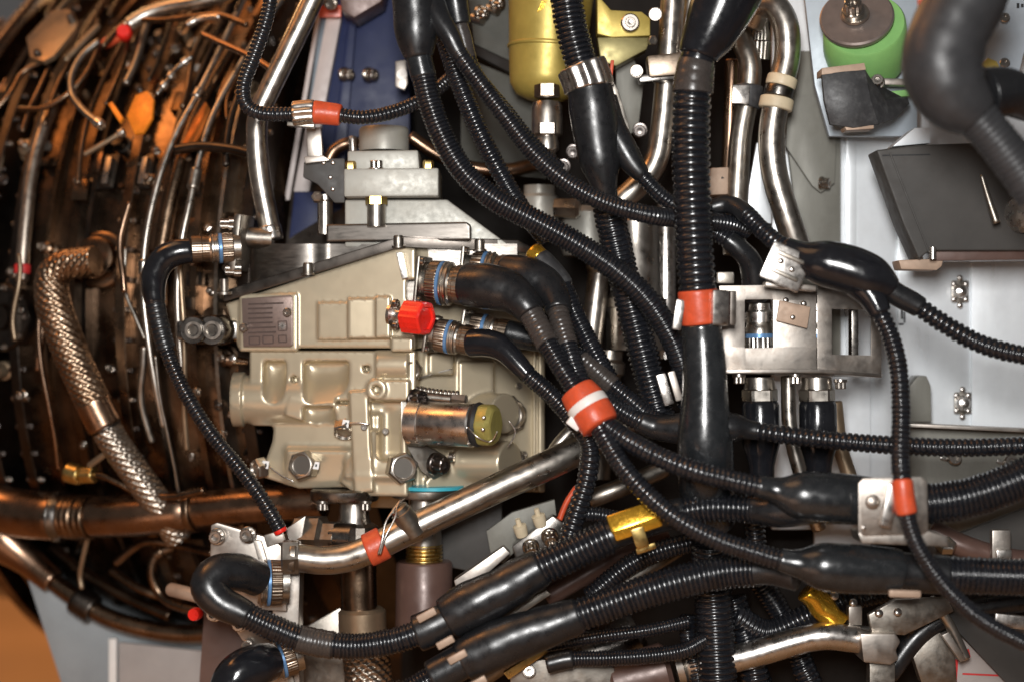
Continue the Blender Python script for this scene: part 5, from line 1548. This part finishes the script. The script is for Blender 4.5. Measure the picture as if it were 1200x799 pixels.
p2 = Path([(592, 320, 0.5), (618, 325, -1), (640, 336, -2), (652, 354, -3.4), (656, 374, -4.5), (664, 402, -5.5), (676, 438, -7), (690, 474, -8.2), (712, 518, -10.5), (742, 562, -12), (788, 604, -13), (840, 632, -13.4), (888, 648, -13.4), (912, 655, -13.4), (936, 660, -13.4), (985, 665, -13.4), (1040, 668, -13.2), (1062, 670, -13), (1110, 673, -13), (1230, 677, -13)])
stretch(t, 'elbow_boot', 'boot', p2, 0, 3.6, [22, 24, 23, 19, 15], wrinkle=0.015)
stretch(t, 'sleeve', 'sleeve', p2, 3.4, 5.1, 13, 5.5, 0.05)
stretch(t, 'conduit', 'conduit', p2, 5, 7.2, 12, 5)
stretch(t, 'conduit', 'conduit', p2, 7, 13.2, 12, 5.8)
stretch(t, 'heavy_boot', 'boot_trunk', p2, 13, 16.6, [13, 17, 27, 29, 29, 28, 26])
stretch(t, 'collar', 'boot', p2, 16.5, 18, 23)
stretch(t, 'conduit', 'conduit', p2, 17.9, 19, 22, 6)
block(t, 'collar_clip', 'tan', (1060, 695, -15), (38, 9, 8), V(1, 0.03, 0), None, 3)
pt = Path([(676, 456, -8.6), (690, 477, -9.2), (704, 499, -9.8)])
tp = stretch(t, 'orange_tape', 'orange', pt, 0, 2, [22, 24, 25, 23], wrinkle=0.03)
tie = stretch(t, 'zip_tie', 'white_plastic', pt, 0.72, 1.15, 25.4)
block(tie, 'zip_head', 'white_plastic', (674, 494, -9.6), (17, 15, 12), V(0.8, 0.6, 0), None, 2)

# lower pair of connectors
t = thing('lower_connector_cable', 'glossy black elbow cable from the lower connector beside the red cap', 'cable', (560, 402, -3))
axd = V(0.95, 0.16, 0.26)
connector(t, (505, 391, 0.4), axd, 19, 34)
p = Path([(551, 402, -1.6), (572, 402, -2.6), (590, 409, -3.4), (605, 424, -4), (620, 440, -4.4), (645, 462, -5), (668, 488, -5.5), (690, 520, -6), (688, 560, -5), (676, 600, -4), (664, 640, -3)])
stretch(t, 'elbow_boot', 'boot_gloss', p, 0, 4, [16.5, 16.5, 15, 12.5, 11])
stretch(t, 'conduit', 'conduit', p, 3.2, 7.4, 11, 4.6)
stretch(t, 'conduit', 'conduit', p, 7.3, 10, 12, 8, 0.2)
t = thing('rear_connector_cable', 'cable from the shadowed connector behind, with a dull grey sleeve', 'cable', (640, 410, 0))
connector(t, (546, 381, 3.2), axd, 16, 34)
p = Path([(594, 390, 0.5), (620, 396, 0), (650, 403, -1), (674, 414, -2.5), (692, 428, -3.4), (714, 448, -4), (738, 468, -4.5), (760, 486, -4.5), (790, 500, -4)])
stretch(t, 'boot', 'boot', p, 0, 2.4, [16, 15, 13, 11])
stretch(t, 'conduit', 'conduit', p, 2.3, 3.6, 9.5, 5)
stretch(t, 'sleeve', 'sleeve', p, 3.5, 5.2, 12, 5.5, 0.05)
stretch(t, 'conduit', 'conduit', p, 5.1, 8, 10.5, 4.6)
t = thing('gold_banded_cable', 'black cable with a gold banded plug emerging under the crossing conduit', 'cable', (640, 300, 0))
p = Path([(624, 294, 0.5), (632, 302, 0), (646, 318, -0.5), (660, 336, -1), (676, 372, -2), (694, 408, -3), (714, 444, -3.5)])
stretch(t, 'gold_band', 'gold_foil', p, 0.1, 1.1, 12)
stretch(t, 'plug', 'rubber_flat', p, 1.0, 3.0, [13, 14, 13])
stretch(t, 'conduit', 'conduit', p, 2.9, 6, 11.5, 4.8)

# left elbow cable on the unit's end connector
t = thing('left_elbow_cable', 'slim black cable dropping from a glossy elbow on the left connector', 'cable', (200, 300, 1))
axl = V(-0.97, 0.06, 0.2)
fx = thing('end_flange', 'steel flange lug with two bolts on the left end of the control unit', 'flange', (285, 315, 3))
block(fx, 'flange', 'steel_dull', (283, 285, 3.6), (9, 66, 44), V(0.97, 0.12, 0.22), V(-0.2, 0, 1), 3)
turned(fx, 'stub_pipe', 'steel_dull', (286, 278, 4.6), V(1, 0.06, 0), [(0, 12), (34, 12), (34, 0)], 28)
for q in ((262, 262, 2.6), (268, 316, 2.6)):
    turned(fx, 'bolt_body', 'bolt', (q[0] + 14, q[1] + 1, q[2]), V(-1, 0, 0.25), [(0, 8), (8, 8), (8, 6), (18, 6), (18, 3), (13, 3), (13, 0)], 36, twelve)
turned(fx, 'small_stud', 'steel', (263, 345, 2), V(0, -1, 0.1), [(0, 9), (3, 9), (4, 5), (18, 5), (18, 0)], 24)
connector(t, (282, 290, 2.4), axl, 17, 38, flange=False)
p = Path([(225, 294, 1.2), (208, 296, 1.0), (192, 304, 1.0), (182, 320, 1.0), (180, 340, 1.0), (184, 366, 1.0), (191, 396, 1.0), (203, 430, 0.8), (220, 465, 0.4), (246, 506, -0.4), (274, 540, -1), (300, 574, -1.5), (318, 602, -2), (330, 624, -2)])
stretch(t, 'elbow_boot', 'boot_gloss', p, 0, 4.6, [14, 15.5, 16, 15.5, 14, 12])
stretch(t, 'sleeve', 'boot', p, 4.4, 6.4, [11.5, 11.5], 6, 0.06)
stretch(t, 'conduit', 'conduit', p, 6.2, 12.8, 9, 5.1, 0.16)
stretch(t, 'red_tip', 'red_cap', p, 12.6, 13, 8)
block(t, 'end_clip', 'steel_bracket', (322, 630, -1.4), (22, 14, 10), V(1, -0.3, 0))

# big lower left elbow hose running right
t = thing('lower_left_hose', 'heavy black hose from the lower left elbow, rising right under the gold clip', 'hose', (300, 720, -8))
connector(t, (338, 682, -2.6), V(-0.97, -0.02, 0.22), 26, 12, flange=False, mat='steel')
p = Path([(304, 678, -4.6), (280, 670, -6.2), (256, 671, -7.5), (244, 686, -8.4), (257, 704, -8.7), (284, 718, -8.8), (320, 735, -8.5), (360, 750, -8), (410, 757, -8), (455, 752, -8), (488, 742, -8), (515, 730, -8), (545, 712, -8), (590, 690, -8), (620, 672, -8), (660, 653, -8), (705, 632, -8), (750, 614, -8), (790, 602, -8), (830, 595, -8.5), (880, 596, -9.5), (915, 598, -11), (960, 590, -12.3)])
stretch(t, 'elbow_boot', 'boot', p, 0, 5.2, [21, 22, 22, 21, 19, 16.5], wrinkle=0.012)
stretch(t, 'conduit', 'conduit', p, 4.9, 10.3, 15.5, 4.4, 0.09)
stretch(t, 'sleeve', 'sleeve', p, 6.75, 7.6, 16.5, 4.4, 0.025)
stretch(t, 'collar', 'boot', p, 10.0, 11.4, [22, 22, 20])
block(t, 'collar_clip', 'tan', (500, 720, -10), (24, 9, 8), V(0.88, -0.48, 0), None, 2)
block(t, 'collar_clip', 'tan', (522, 752, -9.8), (22, 9, 8), V(0.88, -0.48, 0), None, 2)
stretch(t, 'sleeve_boot', 'boot', p, 11.3, 14.4, [25, 28, 28, 26, 25, 22], wrinkle=0.02)
stretch(t, 'conduit', 'conduit', p, 14.2, 16.2, 21, 6.2, 0.12, 26)
stretch(t, 'smooth_hose', 'boot', p, 16, 18.3, 17.5)
stretch(t, 'conduit', 'conduit', p, 18.2, 20.2, 17, 6)
stretch(t, 'end_boot', 'boot', p, 20, 22, [17, 20, 22])
gc = thing('gold_clip', 'shiny gold foil clip saddling the black hose at the lower centre', 'clip', (742, 625, -10))
block(gc, 'saddle', 'gold_foil', (744, 605, -10.6), (64, 22, 10), V(0.95, -0.32, 0), V(0, -0.5, 1), 3)
block(gc, 'lip', 'gold_foil', (747, 618, -10.9), (58, 14, 6), V(0.95, -0.32, 0), V(0, 0.2, 1), 2.5)
block(gc, 'tongue', 'brass', (750, 630, -10.9), (16, 26, 5), V(0.95, -0.32, 0), V(0, 0.1, 1), 2)
block(gc, 'foot', 'brass', (757, 642, -10.7), (24, 7, 5), V(0.95, -0.32, 0), V(0, 0.1, 1), 1.5)

# second heavy hose below
t = thing('bottom_hose', 'second heavy black hose at the very bottom centre, parallel below the clipped one', 'hose', (560, 780, -9))
p = Path([(455, 825, -9), (500, 798, -9), (528, 782, -9), (552, 769, -9), (592, 751, -9), (640, 734, -9), (674, 722, -9), (730, 702, -9), (790, 683, -9), (850, 670, -9), (898, 668, -10), (935, 674, -11.5)])
stretch(t, 'conduit', 'conduit', p, 0, 1.5, 15, 4.4)
stretch(t, 'collar', 'boot', p, 1.2, 2.7, 21)
block(t, 'collar_clip', 'tan', (536, 769, -11), (24, 9, 8), V(0.88, -0.48, 0), None, 2)
block(t, 'collar_clip', 'tan', (560, 799, -10.8), (22, 9, 8), V(0.88, -0.48, 0), None, 2)
stretch(t, 'sleeve_boot', 'boot', p, 2.6, 6.1, [25, 28, 28, 26, 24, 21], wrinkle=0.02)
stretch(t, 'conduit', 'conduit', p, 5.9, 9.7, 20, 5.9, 0.11, 26)
stretch(t, 'end_boot', 'boot', p, 9.5, 11, [18, 17, 18])

def conduit(label, pts, r, pitch, depth=0.14, boots=()):
    t = thing('corrugated_conduit', label, 'cable', pts[0])
    p = Path(pts)
    stretch(t, 'conduit', 'conduit', p, 0, len(pts) - 1, r, pitch, depth)
    for a, b, rr in boots:
        stretch(t, 'boot', 'boot', p, a, b, rr)
    return t
conduit('thin conduit running level at the bottom centre over the brown canister', [(640, 778, -4), (668, 772, -4), (710, 771, -4), (760, 768, -4), (800, 762, -4), (825, 750, -3)], 9.5, 3.6, 0.14, [(0, 1.1, 11)])
conduit('short thick conduit stub standing behind the foot of the trunk hose', [(858, 700, 0), (868, 730, 0), (880, 765, 0), (888, 810, 0)], 17, 7)
conduit('faint dark conduit in the shadows right of the trunk foot', [(890, 680, 2), (910, 710, 2), (930, 750, 2), (945, 790, 2)], 14, 5)
conduit('short dark conduit curving left of the trunk foot', [(806, 720, 0), (806, 745, 0), (812, 770, 0), (820, 800, 0)], 10, 5)
conduit('short thin conduit tucked between the hoses left of the gold clip', [(672, 606, -3), (690, 602, -3), (710, 604, -3), (735, 610, -3)], 9, 4)
conduit('thin conduit along the underside of the bottom hose', [(640, 756, -3), (700, 746, -3), (760, 738, -3), (806, 728, -2)], 8, 4)
conduit('dark conduit stub at the bottom edge below the lower steel pipe', [(880, 780, 1), (890, 800, 1), (898, 830, 1)], 16, 6)
conduit('dark conduit at the bottom edge left of the block clamp', [(940, 780, 1), (950, 800, 1), (958, 830, 1)], 14, 6)

# bottom left second elbow
t = thing('bottom_elbow', 'black elbow boot with blue ringed connector at the bottom left edge', 'cable', (300, 790, -4))
connector(t, (352, 765, -2.4), V(-0.9, 0.25, 0.3), 21, 16, flange=False, mat='steel')
p = Path([(318, 774, -4), (300, 780, -5.5), (280, 790, -6.5), (268, 812, -7), (266, 840, -7)])
stretch(t, 'elbow_boot', 'boot_gloss', p, 0, 4, [22, 26, 26, 24, 22], wrinkle=0.012)

# big blurred hose, upper right foreground
t = thing('big_foreground_hose', 'fattest smooth black hose bending down in the blurred upper right foreground', 'hose', (1120, 120, -22))
p = Path([(1150, -50, -22), (1132, 0, -22), (1112, 40, -22), (1104, 78, -22), (1118, 112, -22), (1148, 142, -22), (1176, 175, -22), (1215, 228, -22)])
stretch(t, 'boot', 'big_rubber', p, 0, 4.9, [46, 46, 46, 46, 47, 46, 40, 28], wrinkle=0.012)
stretch(t, 'hose', 'big_rubber', p, 4.6, 7, 25, 7, 0.05)
p = Path([(1150, 112, -19), (1178, 108, -18), (1204, 118, -17), (1240, 134, -16)])
stretch(t, 'branch_boot', 'boot', p, 0, 3, [32, 28, 24, 22])
block(t, 'orange_strip', 'orange', (1100, 4, -20), (48, 14, 10), V(1, -0.1, 0), None, 2)
yt = thing('yellow_tab', 'small yellow tab peeking out behind the big foreground hose', 'tab', (1160, 80, -10))
prism(yt, 'tab', 'yellow', [(1150, 76), (1158, 68), (1168, 72), (1172, 80), (1160, 82)], -9, -8.5, 0.8)

# ---- more hardware in the shadows of the lower half
free_tube('dark_cross_pipe', 'dull pipe slanting up behind the two heavy lower sleeves', [(560, 800, 3), (640, 745, 3), (720, 690, 3), (800, 640, 4)], 9, 'steel_dull', 'pipe')
free_tube('brown_cross_pipe', 'brown painted pipe slanting behind the gold clip', [(640, 700, 4), (700, 665, 4), (780, 620, 5)], 12, 'brown_paint', 'pipe')
free_tube('rear_copper_pipe', 'coppery pipe glimpsed above the gold clip behind the cables', [(690, 585, 5), (730, 570, 5), (780, 548, 6)], 11, 'steel_dull', 'pipe')
free_tube('red_sleeve_wire', 'thin wire with an orange sleeve beside the steel terminals', [(655, 610, 1), (664, 588, 1), (676, 570, 1)], 3.5, 'orange', 'wire')
free_tube('steel_drop_pipe', 'steel drop pipe between the two bracket connectors', [(924, 440, 0), (926, 500, 0), (940, 560, 0), (960, 620, 1)], 9, 'steel', 'pipe')
free_tube('steel_strut_pipe', 'pale slanting strut right of the bracket connectors', [(978, 470, 1), (984, 520, 1), (996, 560, 1), (1010, 610, 1)], 9, 'casing_pale', 'strut')
free_tube('lower_right_pipe', 'dull brown pipe crossing behind the two heavy cables at lower right', [(1090, 620, -3), (1130, 640, -4), (1180, 655, -4), (1230, 660, -4)], 14, 'brown_paint', 'pipe')
free_tube('corner_hose', 'dark hose sagging through the bottom right corner shadows', [(1040, 790, -1), (1080, 740, -1), (1130, 716, -1), (1230, 700, -1)], 13, 'boot', 'hose')
free_tube('corner_steel_pipe', 'slim bright pipe slanting in the bottom right corner behind the thin cable', [(1090, 700, -3), (1112, 730, -3), (1132, 772, -3)], 6, 'steel', 'pipe')
conduit('dark conduit slanting up between the two heavy lower hoses', [(690, 700, -1), (740, 660, -1), (790, 640, -1), (850, 630, -1)], 12, 5)
conduit('conduit passing low behind the lower steel pipe towards the corner', [(860, 720, -1), (900, 740, 0), (950, 720, 0), (1000, 700, 0), (1050, 690, 0)], 15, 6)
conduit('dark conduit hanging straight behind the heavy boots right of the trunk', [(880, 560, 0), (884, 620, 0), (890, 680, 0)], 13, 6)
bt = thing('pressure_canister', 'dark canister deep behind the lower hoses at the bottom centre', 'canister', (700, 760, 6))
turned(bt, 'body', 'steel_dark', (640, 800, 7), V(0.8, -0.5, 0), [(0, 30), (120, 30), (126, 24), (126, 0)], 36)
turned(bt, 'band', 'steel_dull', (690, 769, 7), V(0.8, -0.5, 0), [(0, 32), (12, 32), (12, 0)], 36)
